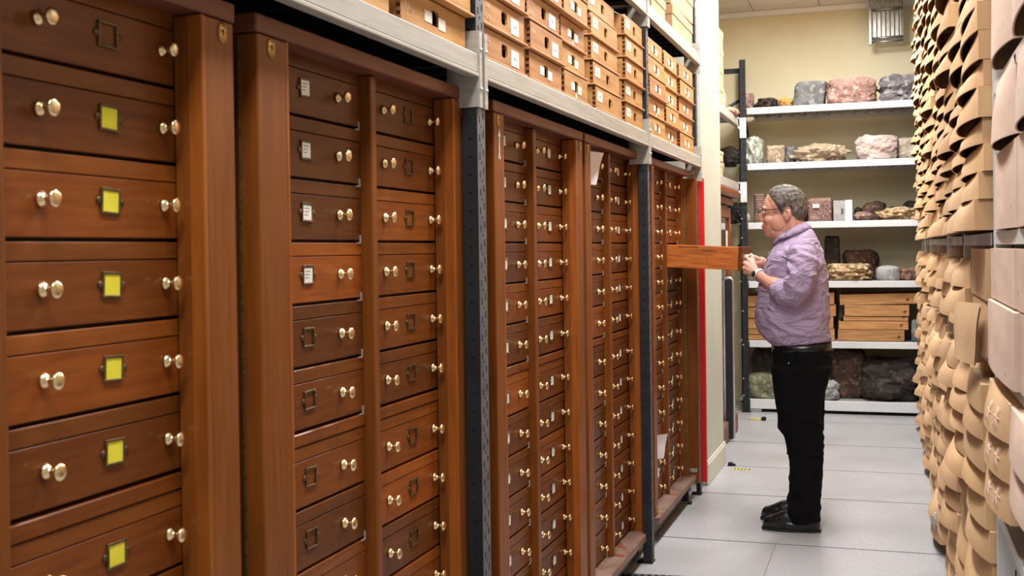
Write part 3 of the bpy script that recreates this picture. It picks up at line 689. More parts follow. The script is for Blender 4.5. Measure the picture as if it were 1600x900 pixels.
for p, q, r_ in (((-1.235, 10.41, 2.70), (-1.235, 11.0, 2.35), .012), ((-1.262, 10.425, 2.78), (-1.60, 10.425, 2.60), .014),
                 ((-1.262, 10.44, 1.70), (-1.50, 10.44, 1.98), .018), ((-1.262, 10.44, 1.50), (-1.42, 10.44, 1.36), .014)):
    b = MB(); b.tube([p, q], r_, 'post', 6); bp(b, 'cross_brace')
b = MB()
for z in (.15, .3, .6, .9, 1.36, 1.55, 1.72): b.lathe([(-.004, .006), (0, .007)], 'steel_w', 'y', 8, (-1.255, 10.36, z))
bp(b, 'bolts')['kind'] = 'stuff'

GR = 'rocks on the back shelves'
def rk(x0, x1, h, deck, m, seed, label, y=10.62, dep=.30, name='rock', **kw):
    z = DK[deck]; return blob(name, ((x0 + x1) / 2, y, z), (x1 - x0, dep, h), m, seed, label, 'rock', group=GR, **kw)
# shelf six (top)
rk(-1.24, -1.164, .16, 5, 'granite', 11, 'small pinkish block behind the post on the top shelf', box=.6, sub=3, dep=.15)
rk(-1.164, -.937, .105, 5, 'dark', 12, 'thin flat dark slab on the top shelf', rough=.35)
rk(-.948, -.814, .108, 5, 'orange', 13, 'small bright orange rock on the top shelf', rough=.4, sub=3, y=10.58, dep=.16)
rk(-.825, -.519, .225, 5, 'slate', 14, 'slate-grey block with a slanted end on the top shelf', box=.8, rough=.10, tilt=.12)
rk(-.536, -.091, .232, 5, 'granite', 15, 'pink granite block in the middle of the top shelf', box=.7, rough=.16, y=10.58, freq=2.6)
rk(-.105, .270, .252, 5, 'layered', 16, 'dark grey layered rock at the rack end of the top shelf', box=.35, rough=.28, freq=2.2, layer=14)
# shelf five
rk(-1.244, -1.078, .26, 4, 'foil', 21, 'silvery green lump wrapped in film beside the post, second shelf down', box=.3, rough=.2, freq=3)
rk(-1.056, -.885, .172, 4, 'tan', 22, 'pinkish tan squared rock on the second shelf down', box=.8, rough=.12, dep=.2)
rk(-.892, -.800, .160, 4, 'slate', 23, 'dark narrow stone between two tan rocks, second shelf down', box=.5, rough=.2, y=10.66, dep=.2, sub=3)
rk(-.858, -.318, .176, 4, 'tan', 24, 'long low rough tan rock on the second shelf down', rough=.4, y=10.58, freq=2.4)
rk(-.80, -.50, .150, 4, 'brown', 25, 'dark rock peeping out behind the long tan rock', rough=.3, y=10.86, dep=.2)
rk(-.290, .074, .230, 4, 'pinkw', 26, 'large pinkish white boulder on the second shelf down', box=.35, rough=.22, freq=1.9)
rk(.053, .27, .205, 4, 'greyt', 27, 'beige boulder half hidden by the trays, second shelf down', box=.3, rough=.15, y=10.7)
rk(-1.53, -1.275, .19, 4, 'dark', 28, 'dark rock left of the post on the second shelf down', rough=.25, y=10.7)
# shelf four
rk(-1.50, -1.275, .20, 3, 'dark', 31, 'dark brown rock left of the post on the third shelf', rough=.3, y=10.7)
rk(-1.24, -1.194, .09, 3, 'pale', 32, 'tiny pale stone right beside the post on the third shelf', rough=.3, sub=3, dep=.08, y=10.5)
b = MB(); pr = []
for i in range(12): pr += [(i * .0218, .047), (i * .0218 + .012, .051), (i * .0218 + .019, .044)]
b.lathe(pr, 'speck', 'z', 20); o = b.build('ribbed_stone', None, (-1.120, 10.55, DK[3])); tag(o, 'tall ribbed brown cylinder standing before the man\'s face', 'rock', GR)
rk(-.697, -.481, .212, 3, 'speck', 33, 'squared speckled brown block with a white sticker on the third shelf', box=1.0, rough=.06, freq=5)
t = bx('sticker', None, -.028, .028, -.001, 0, -.017, .017, 'card', loc=(-.62, 10.452, 1.822)); tag(t, 'white sticker on the speckled brown block', 'sticker')
pb = MB(); pb.box(-.085, .012, -.09, .09, 0, .178, 'pale', .004); pb.box(.012, .075, -.09, .09, 0, .182, 'shelf_w', .004); pb.box(-.02, -.002, -.0915, -.0895, .06, .11, 'ink_dark')
o = pb.build('cut_stone', None, (-.388, 10.54, DK[3])); tag(o, 'sawn pale grey stone block on the third shelf', 'rock', GR)
rk(-.318, -.215, .130, 3, 'dark', 34, 'small dark rock behind the sawn grey block', rough=.3, y=10.8, dep=.2)
rk(-.242, -.035, .178, 3, 'brown', 35, 'rounded brown boulder with a slanting top on the third shelf', box=.3, rough=.14, y=10.78, tilt=.1)
rk(-.308, -.146, .080, 3, 'granite', 36, 'low pinkish rock in front of the brown boulder, third shelf', rough=.3, y=10.50, dep=.14, sub=3)
rk(-.129, .27, .120, 3, 'crust', 37, 'long crumpled yellowish rock on the third shelf', rough=.45, y=10.52, freq=2.8, dep=.2)
rk(-.04, .13, .130, 3, 'dark', 38, 'dark flat rock behind the crumpled yellowish one', rough=.3, y=10.86, dep=.2)
rk(.095, .29, .180, 3, 'dark', 39, 'dark domed rock at the rack end of the third shelf', rough=.2, y=10.82, dep=.25)
rk(-.76, -.69, .13, 3, 'dark', 40, 'dark stone just behind the man\'s head', rough=.2, y=10.7, dep=.2, sub=3)
# shelf three
rk(-.569, -.437, .40, 2, 'dark', 41, 'tall dark squared column of stone behind the man\'s shoulder', box=1.0, rough=.05, y=10.75, dep=.14)
rk(-.421, -.096, .27, 2, 'brown', 42, 'dark reddish brown mound on the fourth shelf', box=.4, rough=.16, y=10.84)
rk(-.560, -.140, .155, 2, 'crust', 43, 'long rough golden rock with pale top beside the man\'s back', rough=.35, y=10.56, freq=2.6, box=.3)
rk(-.129, .079, .130, 2, 'pale', 44, 'smooth grey rounded stone on the fourth shelf', box=.25, rough=.06, y=10.52, dep=.2, flat=False)
rk(.068, .215, .110, 2, 'redb', 45, 'reddish brown stone beside the smooth grey one', box=.4, rough=.2, y=10.6)
rk(.18, .29, .10, 2, 'greyt', 46, 'small grey stone touching the tray rack, fourth shelf', rough=.2, y=10.52, sub=3, dep=.12)
rk(-1.05, -.86, .09, 2, 'slate', 47, 'small dark stone seen above the man\'s hands', rough=.2, y=10.6, sub=3, dep=.15)
# bottom shelf
rk(-1.24, -.99, .43, 0, 'dark', 61, 'large dark boulder on the bottom shelf left of the man', box=.4, rough=.15, y=10.84, dep=.3)
rk(-1.24, -.97, .225, 0, 'green', 62, 'greenish rock with pale flat top on the bottom shelf', box=.5, rough=.18, y=10.56, dep=.26)
rk(-.60, -.438, .175, 0, 'pale', 63, 'pale grey angular rock behind the man\'s thigh', box=.3, rough=.3, y=10.52, dep=.2)
rk(-.541, -.215, .435, 0, 'brown', 64, 'big dark brown upright boulder on the bottom shelf', box=.4, rough=.2, y=10.76, dep=.32)
rk(-.306, .26, .375, 0, 'dark', 65, 'largest dark boulder at the rack end of the bottom shelf', box=.3, rough=.22, y=10.66, dep=.42)
# shallow wooden trays on shelf two
GT = 'shallow wooden trays on the back shelf'
def wtray(x0, x1, z0, h, label, rot=0.0, t=1.0, y=10.47, dep=.5):
    y += rnd.uniform(-.018, .018); t *= 1.0
    R = empty('wooden_tray', ((x0 + x1) / 2, y, z0)); R.rotation_euler = (0, rot, 0); tag(R, label, 'tray', GT); X = (x1 - x0) / 2
    b = MB(); b.box(-X, X, 0, .014, .0015, h - .0025, 'traywood', .003); b.build('front_board', R, color=tint(t))
    b = MB(); b.box(-X, -X + .014, .0145, dep, 0, h, 'traywood'); b.box(X - .014, X, .0145, dep, 0, h, 'traywood'); b.box(-X + .0145, X - .0145, .0145, dep, .002, .010, 'traywood'); b.box(-X + .0145, X - .0145, dep - .014, dep, .011, h, 'traywood'); b.build('box_sides', R, color=tint(t * .95))
wtray(-.447, .105, .6355, .100, 'lowest and darkest wooden tray of the wide stack on the back shelf', t=.86)
wtray(-.440, .138, .7360, .074, 'second wooden tray from the bottom of the wide stack', t=1.08)
wtray(-.399, .138, .8105, .042, 'thinnest wooden tray, third up in the wide stack', t=.9)
wtray(-.390, .146, .8530, .100, 'fourth wooden tray up in the wide stack', t=1.0)
wtray(-.428, .235, .9550, .095, 'topmost wooden tray of the wide stack, reaching behind the cardboard', rot=-.018, t=1.05)
for k, (h, dx) in enumerate(((.10, 0), (.115, -.01), (.10, .012), (.11, 0))):
    wtray(-.86 + dx, -.475 + dx, .6355 + sum((.1005, .1155, .1005, .11)[:k]), h, '%s wooden tray of the narrow stack behind the man\'s waist' % ['lowest', 'second', 'third', 'topmost'][k], t=(1, .9, 1.0, .95)[k])
for k, (h, dx) in enumerate(((.045, -.01), (.05, .0), (.10, .01), (.10, .005), (.10, 0))):
    wtray(-1.25 + dx, -.99 + dx, .6355 + sum((.0455, .0505, .1005, .1005)[:k]), h, '%s wooden tray of the stack beside the dark post' % ['lowest', 'second', 'middle', 'fourth', 'topmost'][k], t=(.9, .85, 1, .9, .95)[k], y=10.50)
rk(.160, .235, .19, 1, 'slate', 51, 'small grey upright stone beside the wooden trays', box=.5, rough=.15, sub=3, dep=.12, y=10.50)

# ================================================================ BACK LEFT: rack along the side, old cabinet, metal-edged board
SR = empty('side_rack', (-1.25, 9.2, 0)); tag(SR, 'grey steel shelving past the cream pier, above the old wooden cabinet', 'shelving')
def sp(b, name): return b.build(name, SR, (1.25, -9.2, 0))
for (z0, z1) in ((2.535, 2.605), (1.965, 2.035)):
    b = MB(); b.box(-1.31, -1.262, 7.95, 10.34, z0, z1, 'beam', .003); sp(b, 'beam')
    b = MB(); b.box(-1.95, -1.311, 7.95, 10.33, z1 - .014, z1 - .004, 'shelf_under')
    k = 8.0
    while k < 10.3: b.box(-1.95, -1.311, k, k + .02, z1 - .032, z1 - .0145, 'shelf_under'); k += .1
    sp(b, 'shelf_deck')
    b = MB(); b.box(-1.262, -1.205, 10.345, 10.352, z0 - .10, z1 + .01, 'shelf_w', .002); b.box(-1.266, -1.262, 10.25, 10.352, z0 - .02, z1 + .01, 'shelf_w'); sp(b, 'beam_connector')
for k in range(4):
    carton('cardboard_box', -1.75, -1.262, 8.42, 9.36, 2.6055 + k * .148, 2.6055 + k * .148 + .146, '%s long cardboard box of the stack beyond the cream pier' % ['lowest', 'second', 'third', 'topmost'][k], group='cardboard boxes beyond the pier', t=.75)
def free_rock(x, y, z, s_, m, seed, label, **kw): return blob('rock', (x, y, z), s_, m, seed, label, 'rock', **kw)
free_rock(-1.36, 9.66, 2.606, (.16, .30, .20), 'rose', 71, 'rounded reddish rock leaning beside the cardboard boxes on the side shelf', rough=.2)
free_rock(-1.30, 10.04, 2.606, (.15, .42, .07), 'rose', 72, 'long flat pinkish rock at the end of the side shelf', rough=.2)
free_rock(-1.31, 9.45, 2.606, (.09, .12, .10), 'pale', 73, 'small pale rock between the box stack and reddish rock', rough=.3, sub=3)
carton('small_box', -1.42, -1.27, 9.0, 9.35, 2.155, 2.235, 'small beige carton on the middle side shelf', group=None, t=1.1)
carton('small_box', -1.44, -1.28, 8.95, 9.40, 2.0325, 2.154, 'lower beige carton under the small one on the side shelf', group=None, t=.95)
free_rock(-1.28, 8.85, 2.033, (.10, .18, .09), 'foil', 74, 'white plastic-wrapped bundle on the middle side shelf', rough=.4)
free_rock(-1.38, 9.55, 2.033, (.18, .25, .22), 'slate', 75, 'dark grey lump in film beside the small beige carton', rough=.3)
OC = empty('display_cabinet', (-1.2, 8.5, 0)); tag(OC, 'old brown wooden cabinet with glazed door and cornice behind the pier', 'cabinet')
def oc(name, *a, **k): return bx(name, OC, a[0] + 1.2, a[1] + 1.2, a[2] - 8.5, a[3] - 8.5, a[4], a[5], a[6], a[7] if len(a) > 7 else .003, **k)
oc('carcass', -1.75, -1.235, 8.0, 9.28, .16, 1.80, 'oldwood'); oc('plinth', -1.78, -1.175, 7.98, 9.32, 0, .155, 'plinth', .01)
oc('cornice', -1.80, -1.15, 7.97, 9.36, 1.86, 1.925, 'oldwood', .015); oc('cornice', -1.78, -1.19, 7.98, 9.32, 1.802, 1.858, 'oldwood', .01)
for (a, b_) in ((8.02, 8.60), (8.64, 9.24)):
    d = MB()
    d.box(-1.234, -1.205, a, a + .07, .19, 1.78, 'oldwood', .004); d.box(-1.234, -1.205, b_ - .07, b_, .19, 1.78, 'oldwood', .004)
    d.box(-1.234, -1.206, a + .07, b_ - .07, .19, .27, 'oldwood', .004); d.box(-1.234, -1.206, a + .07, b_ - .07, 1.70, 1.78, 'oldwood', .004)
    d = d.build('door', OC, (1.2, -8.5, 0)); gp = MB(); gp.box(-1.228, -1.222, a + .071, b_ - .071, .271, 1.699, 'glass'); gp.build('pane', d)
    cd = MB(); cd.box(-1.221, -1.220, b_ - .17, b_ - .09, 1.45, 1.60, 'card'); cd.build('card', d)
AB = empty('framed_board', (-1.17, 8.77, 0)); tag(AB, 'dark board with rounded aluminium edge standing beside the old cabinet', 'board')
b = MB(); b.box(-.025, .026, -.012, .012, .02, 1.225, 'post', .002); b.build('panel', AB)
b = MB(); b.tube([(-.035, 0, .02), (-.035, 0, 1.21), (-.02, 0, 1.235), (.015, 0, 1.238), (.032, 0, 1.225), (.035, 0, 1.2), (.035, 0, .03), (-.035, 0, .02)], [.016, .016, .013, .010, .008, .007, .007, .012], 'alu', 10); b.build('edge_trim', AB)
# cable ladder hanging at the back wall
CL = empty('cable_ladder', (-.03, 10.9, 3.27)); tag(CL, 'galvanised cable tray hanging down from the ceiling by the back wall', 'cable tray')
b = MB(); b.box(-.135, -.115, -.06, .02, -.0, .415, 'galv', .002); b.box(.125, .142, -.03, .02, .06, .415, 'galv', .002); b.build('side_rail', CL)
for k in range(7):
    b = MB(); x = -.10 + k * .038; b.box(x, x + .026, 0, .008, .04, .415, 'galv'); b.build('slat', CL)
for z in (.02, .055, .31):
    b = MB(); b.tube([(-.135, -.035, z), (.155, -.035, z + .004)], .011, 'galv', 8); b.build('rung', CL)
b = MB()
for k in range(18): b.box(-.127, -.121, -.0615, -.0602, .06 + k * .019, .068 + k * .019, 'black')
b.build('slot_holes', CL)['kind'] = 'stuff'
# floor bits
b = MB(); b.box(-.02, .012, -.02, .02, 0, .022, 'black', .004); b.box(.013, .03, -.012, .012, 0, .014, 'black', .003); o = b.build('door_wedge', None, (-1.035, 7.80, 0.001)); tag(o, 'small black stop on the floor beside the hazard tape', 'floor stop')
b = MB(); b.box(0, .115, -.022, .022, 0, .0012, 'yellow')
for k in range(5): b.add([(.006 + k * .023, -.022, .0016), (.017 + k * .023, -.022, .0016), (.024 + k * .023, .022, .0016), (.013 + k * .023, .022, .0016)], [(0, 1, 2, 3)], 'black')
o = b.build('hazard_tape', None, (-1.01, 7.69, .0008)); tag(o, 'short strip of yellow and black hazard tape on the grey floor', 'tape')
b = MB(); b.box(-.02, .02, -.02, .02, 0, .03, 'black', .006); o = b.build('plug', None, (-1.035, 9.90, .001)); tag(o, 'small dark plug on the far floor with yellow wires', 'plug')
b = MB(); b.tube([(-.01, 0, .015), (-.06, .02, .01), (-.09, -.02, .012), (-.13, .01, .006)], .004, 'yellow', 6); b.tube([(-.01, .01, .012), (-.05, -.03, .008), (-.10, .0, .006)], .003, 'yellow', 6); b.build('wire', o)
b = MB(); b.box(-.05, .05, -.04, .04, 0, .05, 'shelf_w', .004); o = b.build('white_block', None, (-1.16, 10.46, .0005)); tag(o, 'little white block on the floor under the back shelving', 'block')
b = MB(); b.box(-.35, .42, -.02, .02, 0, .003, 'black')
for k in range(24): b.box(-.34 + k * .031, -.325 + k * .031, -.008, .012, .003, .0036, 'alu')
o = b.build('slotted_strip', None, (-.82, 5.10, .0006), (0, 0, .10)); tag(o, 'black slotted metal strip on the floor at the frame bottom', 'strip')

# ================================================================ THE MAN
PERSON = empty('person', (-.45, 6.2, 0)); tag(PERSON, 'man in lilac shirt and black trousers opening a cabinet drawer', 'person')
class Blob:
    """closed overlapping solids, fused into one surface by a voxel remesh"""
    def __init__(s): s.bm = bmesh.new()
    def ball(s, c, r, rx=None):
        m_ = bmesh.ops.create_icosphere(s.bm, subdivisions=3, radius=1)
        r = r if isinstance(r, (tuple, list)) else (r, r, r)
        mt = Matrix.Rotation(rx, 4, 'Y') if rx else Matrix.Identity(4)
        for v in m_['verts']: v.co = mt @ Vector((v.co.x * r[0], v.co.y * r[1], v.co.z * r[2])) + Vector(c)
    def limb(s, pts, n=14, flat=None):
        """pts: (x, y, z, r) ; rings joined, ends rounded"""
        P_ = [Vector(p[:3]) for p in pts]; r = [p[3] for p in pts]; fl_ = [p[4] if len(p) > 4 else 1.0 for p in pts]
        rings = []; u = None
        d0 = (P_[1] - P_[0]).normalized(); d1 = (P_[-1] - P_[-2]).normalized()
        seq = []
        for t in (80, 50, 25): seq.append((P_[0] - d0 * r[0] * math.sin(math.radians(t)) , r[0] * math.cos(math.radians(t)), fl_[0]))
        for i in range(len(P_)): seq.append((P_[i], r[i], fl_[i]))
        for t in (25, 50, 80): seq.append((P_[-1] + d1 * r[-1] * math.sin(math.radians(t)), r[-1] * math.cos(math.radians(t)), fl_[-1]))
        for i, (p, rr, f_) in enumerate(seq):
            a = seq[max(i - 1, 0)][0]; b_ = seq[min(i + 1, len(seq) - 1)][0]; d = (b_ - a).normalized()
            if u is None: u = (Vector((0, 1, 0)) - d * d.y).normalized() if abs(d.y) < .9 else Vector((1, 0, 0))
            u = (u - d * u.dot(d)).normalized(); w_ = d.cross(u)
            rings.append([s.bm.verts.new(p + (u * math.cos(2 * math.pi * k / n) * f_ + w_ * math.sin(2 * math.pi * k / n)) * rr) for k in range(n)])
        for A, B in zip(rings[:-1], rings[1:]):
            for k in range(n): s.bm.faces.new((A[k], A[(k + 1) % n], B[(k + 1) % n], B[k]))
        s.bm.faces.new(rings[0][::-1]); s.bm.faces.new(rings[-1])
    def loft(s, secs, n=28, sq=2.4):
        """secs: (z, x_front, x_back, half_width_y, y_centre, dz_back)"""
        rings = []
        for q in secs:
            z, xf, xb, hw, yc = q[:5]; dzb = q[5] if len(q) > 5 else 0
            cx_, hx = (xf + xb) / 2, abs(xb - xf) / 2; R_ = []
            for k in range(n):
                a = 2 * math.pi * k / n; c_, d_ = math.cos(a), math.sin(a)
                ex = 2 / sq; X = math.copysign(abs(c_) ** ex, c_) * hx; Y = math.copysign(abs(d_) ** ex, d_) * hw
                R_.append(s.bm.verts.new((cx_ + X, yc + Y, z + dzb * (X / hx * .5 + .5))))
            rings.append(R_)
        for A, B in zip(rings[:-1], rings[1:]):
            for k in range(n): s.bm.faces.new((A[k], A[(k + 1) % n], B[(k + 1) % n], B[k]))
        s.bm.faces.new(rings[0][::-1]); s.bm.faces.new(rings[-1])
    def fuse(s, name, m, voxel, smooth=4, parent=None, wr=None, sf=.6):
        me = bpy.data.meshes.new(name); bmesh.ops.recalc_face_normals(s.bm, faces=s.bm.faces); s.bm.to_mesh(me); s.bm.free()
        o = bpy.data.objects.new(name + '_tmp', me); COL.objects.link(o)
        r = o.modifiers.new('r', 'REMESH'); r.mode = 'VOXEL'; r.voxel_size = voxel; r.use_smooth_shade = True
        q = o.modifiers.new('s', 'SMOOTH'); q.iterations = smooth; q.factor = sf
        dg = bpy.context.evaluated_depsgraph_get(); ev = o.evaluated_get(dg)
        out = bpy.data.meshes.new_from_object(ev, depsgraph=dg); out.name = name
        bpy.data.objects.remove(o); bpy.data.meshes.remove(me)
        out.materials.clear(); out.materials.append(M[m])
        if wr:
            nv = [v.normal.copy() for v in out.vertices]
            for v, nn in zip(out.vertices, nv): v.co = v.co + nn * wr(v.co, nn)
        for p in out.polygons: p.use_smooth = True
        out.update()
        k = link(name, out, parent)
        if parent == PERSON: k.matrix_parent_inverse = parent.matrix_basis.inverted()
        return k

# ---- body (skin): head, neck, forearms, hands, one mesh
B = Blob()
B.ball((-.527, 6.2, 1.692), (.106, .077, .098)); B.ball((-.590, 6.2, 1.665), (.050, .062, .085)); B.ball((-.49, 6.2, 1.66), (.070, .070, .08))
B.ball((-.575, 6.2, 1.605), (.064, .060, .068)); B.ball((-.592, 6.2, 1.562), (.044, .045, .040)); B.ball((-.607, 6.2, 1.541), (.024, .030, .022))  # jaw, chin
B.ball((-.555, 6.2, 1.555), (.055, .054, .046)); B.ball((-.585, 6.2, 1.580), (.050, .055, .055)); B.ball((-.575, 6.2, 1.548), (.048, .050, .036)); B.ball((-.52, 6.2, 1.56), (.05, .055, .05))                                                       # full underjaw
for s_ in (-1, 1):
    B.ball((-.598, 6.2 + s_ * .034, 1.610), (.034, .028, .032)); B.ball((-.625, 6.2 + s_ * .030, 1.673), (.018, .026, .010))    # cheek, brow
    B.ball((-.560, 6.2 + s_ * .050, 1.595), (.04, .022, .045))
    B.limb([(-.508, 6.2 + s_ * .080, 1.658, .011), (-.498, 6.2 + s_ * .086, 1.652, .013), (-.499, 6.2 + s_ * .086, 1.632, .012), (-.512, 6.2 + s_ * .080, 1.610, .009)], 8)   # ear
    B.ball((-.515, 6.2 + s_ * .078, 1.634), (.016, .008, .022))
B.limb([(-.632, 6.2, 1.660, .011), (-.648, 6.2, 1.632, .013), (-.656, 6.2, 1.616, .0135)], 10)                                                     # nose
for s_ in (-1, 1): B.ball((-.643, 6.2 + s_ * .012, 1.610), (.012, .009, .009))
B.ball((-.630, 6.2, 1.587), (.013, .024, .010)); B.ball((-.636, 6.2, 1.580), (.010, .021, .006)); B.ball((-.632, 6.2, 1.568), (.011, .020, .007)); B.ball((-.617, 6.2, 1.556), (.016, .026, .014))
B.limb([(-.47, 6.2, 1.50, .072), (-.485, 6.2, 1.56, .066), (-.50, 6.2, 1.62, .064)], 18)                                                            # neck
B.ball((-.545, 6.2, 1.535), (.05, .052, .04))
B.loft([(1.05, -.60, -.37, .13, 6.2), (1.30, -.60, -.37, .14, 6.2), (1.38, -.57, -.38, .14, 6.2), (1.44, -.54, -.41, .08, 6.2)])                    # trunk under the shirt
B.limb([(-.44, 6.07, 1.42, .05), (-.425, 6.0, 1.40, .05), (-.44, 5.975, 1.30, .047), (-.465, 5.972, 1.235, .048), (-.53, 5.995, 1.255, .049), (-.59, 6.05, 1.286, .040), (-.645, 6.112, 1.316, .029), (-.665, 6.135, 1.327, .028)], 16)
B.limb([(-.44, 6.33, 1.42, .05), (-.43, 6.40, 1.40, .05), (-.45, 6.435, 1.30, .046), (-.485, 6.440, 1.245, .046), (-.56, 6.43, 1.295, .045), (-.615, 6.41, 1.34, .036), (-.652, 6.385, 1.372, .028), (-.668, 6.372, 1.388, .027)], 16)
def hand(wr_, kn, th_, fingers):
    W0 = Vector(wr_)
    for k_, r_ in zip(kn, (.0165, .0165, .016, .015)):
        K = Vector(k_); m_ = (W0 + K) / 2
        B.limb([tuple(W0) + (.020,), tuple(m_) + (.0185,), tuple(K) + (r_ - .003,)], 10)
    for k_, f_, r_ in zip(kn, fingers, (.0098, .0100, .0096, .0086)):
        p = [tuple(k_) + (r_ + .0012,)]; c = Vector(k_)
        for i, st in enumerate(f_): c = c + Vector(st); p.append(tuple(c) + (r_ - .0006 * (i + 1),))
        B.limb(p, 10)
    B.limb([tuple(p) for p in th_], 10)
# left hand: back of the hand to the viewer, fingers curled round the knob
hand((-.668, 6.140, 1.332), [(-.716, 6.198, 1.402), (-.733, 6.185, 1.382), (-.738, 6.178, 1.358), (-.733, 6.176, 1.336)],
     [(-.680, 6.165, 1.352, .018), (-.690, 6.190, 1.385, .014), (-.700, 6.225, 1.412, .0118), (-.708, 6.255, 1.424, .0110), (-.714, 6.276, 1.428, .0095)],
     [((-.020, .036, .012), (.004, .026, .004), (.008, .016, -.004)), ((-.014, .038, .000), (.010, .026, -.002), (.014, .014, -.004)),
      ((-.010, .038, -.006), (.014, .024, -.002), (.016, .010, .002)), ((-.006, .032, -.006), (.014, .018, .0), (.014, .006, .004))])
# right hand: reaching over beside it
hand((-.668, 6.372, 1.388), [(-.716, 6.318, 1.418), (-.722, 6.340, 1.420), (-.720, 6.362, 1.412), (-.712, 6.380, 1.398)],
     [(-.678, 6.352, 1.382, .017), (-.698, 6.330, 1.382, .0135), (-.716, 6.310, 1.392, .0115), (-.728, 6.298, 1.404, .0100)],
     [((-.028, -.014, .004), (-.012, -.012, -.018), (.002, -.004, -.016)), ((-.026, -.006, .000), (-.008, -.006, -.022), (.008, -.002, -.014)),
      ((-.022, .000, -.006), (-.002, .000, -.024), (.012, .0, -.012)), ((-.018, .004, -.008), (.002, .002, -.020), (.012, .0, -.010))])
body = B.fuse('body', 'skin', .0032, 3, PERSON, sf=.5)

# ---- hair: the scalp of the same head, lifted and roughened
HL = [(-.70, 1.85), (-.632, 1.765), (-.612, 1.748), (-.590, 1.722), (-.572, 1.700), (-.556, 1.668), (-.542, 1.640), (-.530, 1.642), (-.520, 1.672), (-.495, 1.672), (-.484, 1.625), (-.46, 1.604), (-.42, 1.598), (-.30, 1.59)]
def hairline(x):
    for (a, za), (b_, zb_) in zip(HL[:-1], HL[1:]):
        if a <= x <= b_: return za + (zb_ - za) * (x - a) / (b_ - a)
    return 1.9
src = body.data; keep = []
vz = [v.co.z - hairline(v.co.x) - .006 * noise.noise(v.co * 70) for v in src.vertices]
idx = {}; vs = []; fs = []; dep = []
for p in src.polygons:
    if all(vz[i] > 0 and not (abs(src.vertices[i].co.y - 6.2) > .079 and src.vertices[i].co.z < 1.668) for i in p.vertices):
        f = []
        for i in p.vertices:
            if i not in idx:
                idx[i] = len(vs); c = src.vertices[i].co; n_ = src.vertices[i].normal
                e = min(1, max(0, vz[i] / .045)) ** .8; t_ = e * (.0085 + .004 * noise.noise(c * 45) + .0022 * noise.noise(Vector((c.x * 60, c.y * 160, c.z * 60))))
                if c.z > 1.74: t_ *= .8
                vs.append(c + n_ * (t_ + .0006))
            f.append(idx[i])
        fs.append(f)
me = bpy.data.meshes.new('hair'); me.from_pydata([tuple(v) for v in vs], [], fs); me.materials.append(M['hair'])
for p in me.polygons: p.use_smooth = True
h_ = link('hair', me, PERSON); h_.matrix_parent_inverse = PERSON.matrix_basis.inverted()
def pchild(b, name, par=PERSON, **k):
    o = b.build(name, par, **k); o.matrix_parent_inverse = PERSON.matrix_basis.inverted() if par == PERSON else Matrix.Identity(4); return o
# eyes, brows, lips
for s_ in (-1, 1):
    b = MB(); b.lathe([(-.010, .003), (-.007, .008), (0, .0102), (.004, .009)], 'eye_w', o=(-.629, 6.2 + s_ * .031, 1.652), n=14); b.lathe([(-.0107, .0005), (-.0102, .0042), (-.0085, .0044)], 'iris', o=(-.629, 6.2 + s_ * .031, 1.651), n=12)
    pchild(b, 'eye')
    b = MB(); b.tube([(-.643, 6.2 + s_ * .014, 1.676), (-.6435, 6.2 + s_ * .030, 1.680), (-.632, 6.2 + s_ * .048, 1.676)], (.002, .0032, .002), 'hair', 6); pchild(b, 'eyebrow')
b = MB(); b.tube([(-.632, 6.178, 1.5745), (-.641, 6.188, 1.5755), (-.6445, 6.2, 1.576), (-.641, 6.212, 1.5755), (-.632, 6.222, 1.5745)], (.002, .004, .0045, .004, .002), 'lips', 8)
b.tube([(-.631, 6.180, 1.569), (-.640, 6.2, 1.5685), (-.631, 6.220, 1.569)], (.002, .0045, .002), 'lips', 8); pchild(b, 'lips')
# glasses
GL = MB()
for s_ in (-1, 1):
    yc = 6.2 + s_ * .033; ring = []
    for k in range(20):
        a = 2 * math.pi * k / 20; ca, sa = math.cos(a), math.sin(a); ring.append((-.656 + .010 * abs(s_ * math.copysign(abs(ca) ** .7, ca) * .026 + s_ * .033) / .06 - .004, yc + math.copysign(abs(ca) ** .7, ca) * .026, 1.648 + math.copysign(abs(sa) ** .7, sa) * .017))
    GL.tube(ring, .0013, 'frame_m', 6, True)
    GL.tube([(-.650, 6.2 + s_ * .060, 1.660), (-.640, 6.2 + s_ * .072, 1.661), (-.60, 6.2 + s_ * .078, 1.662), (-.55, 6.2 + s_ * .083, 1.666), (-.505, 6.2 + s_ * .089, 1.668), (-.485, 6.2 + s_ * .088, 1.655)], (.002, .0028, .0024, .0022, .0022, .0016), 'frame_m', 6)
GL.tube([(-.659, 6.192, 1.654), (-.662, 6.2, 1.656), (-.659, 6.208, 1.654)], .0014, 'frame_m', 6)
gl = pchild(GL, 'glasses')
for s_ in (-1, 1):
    b = MB(); b.box(-.6565, -.6555, 6.2 + s_ * .033 - .024, 6.2 + s_ * .033 + .024, 1.633, 1.663, 'glass'); pchild(b, 'lens', gl)

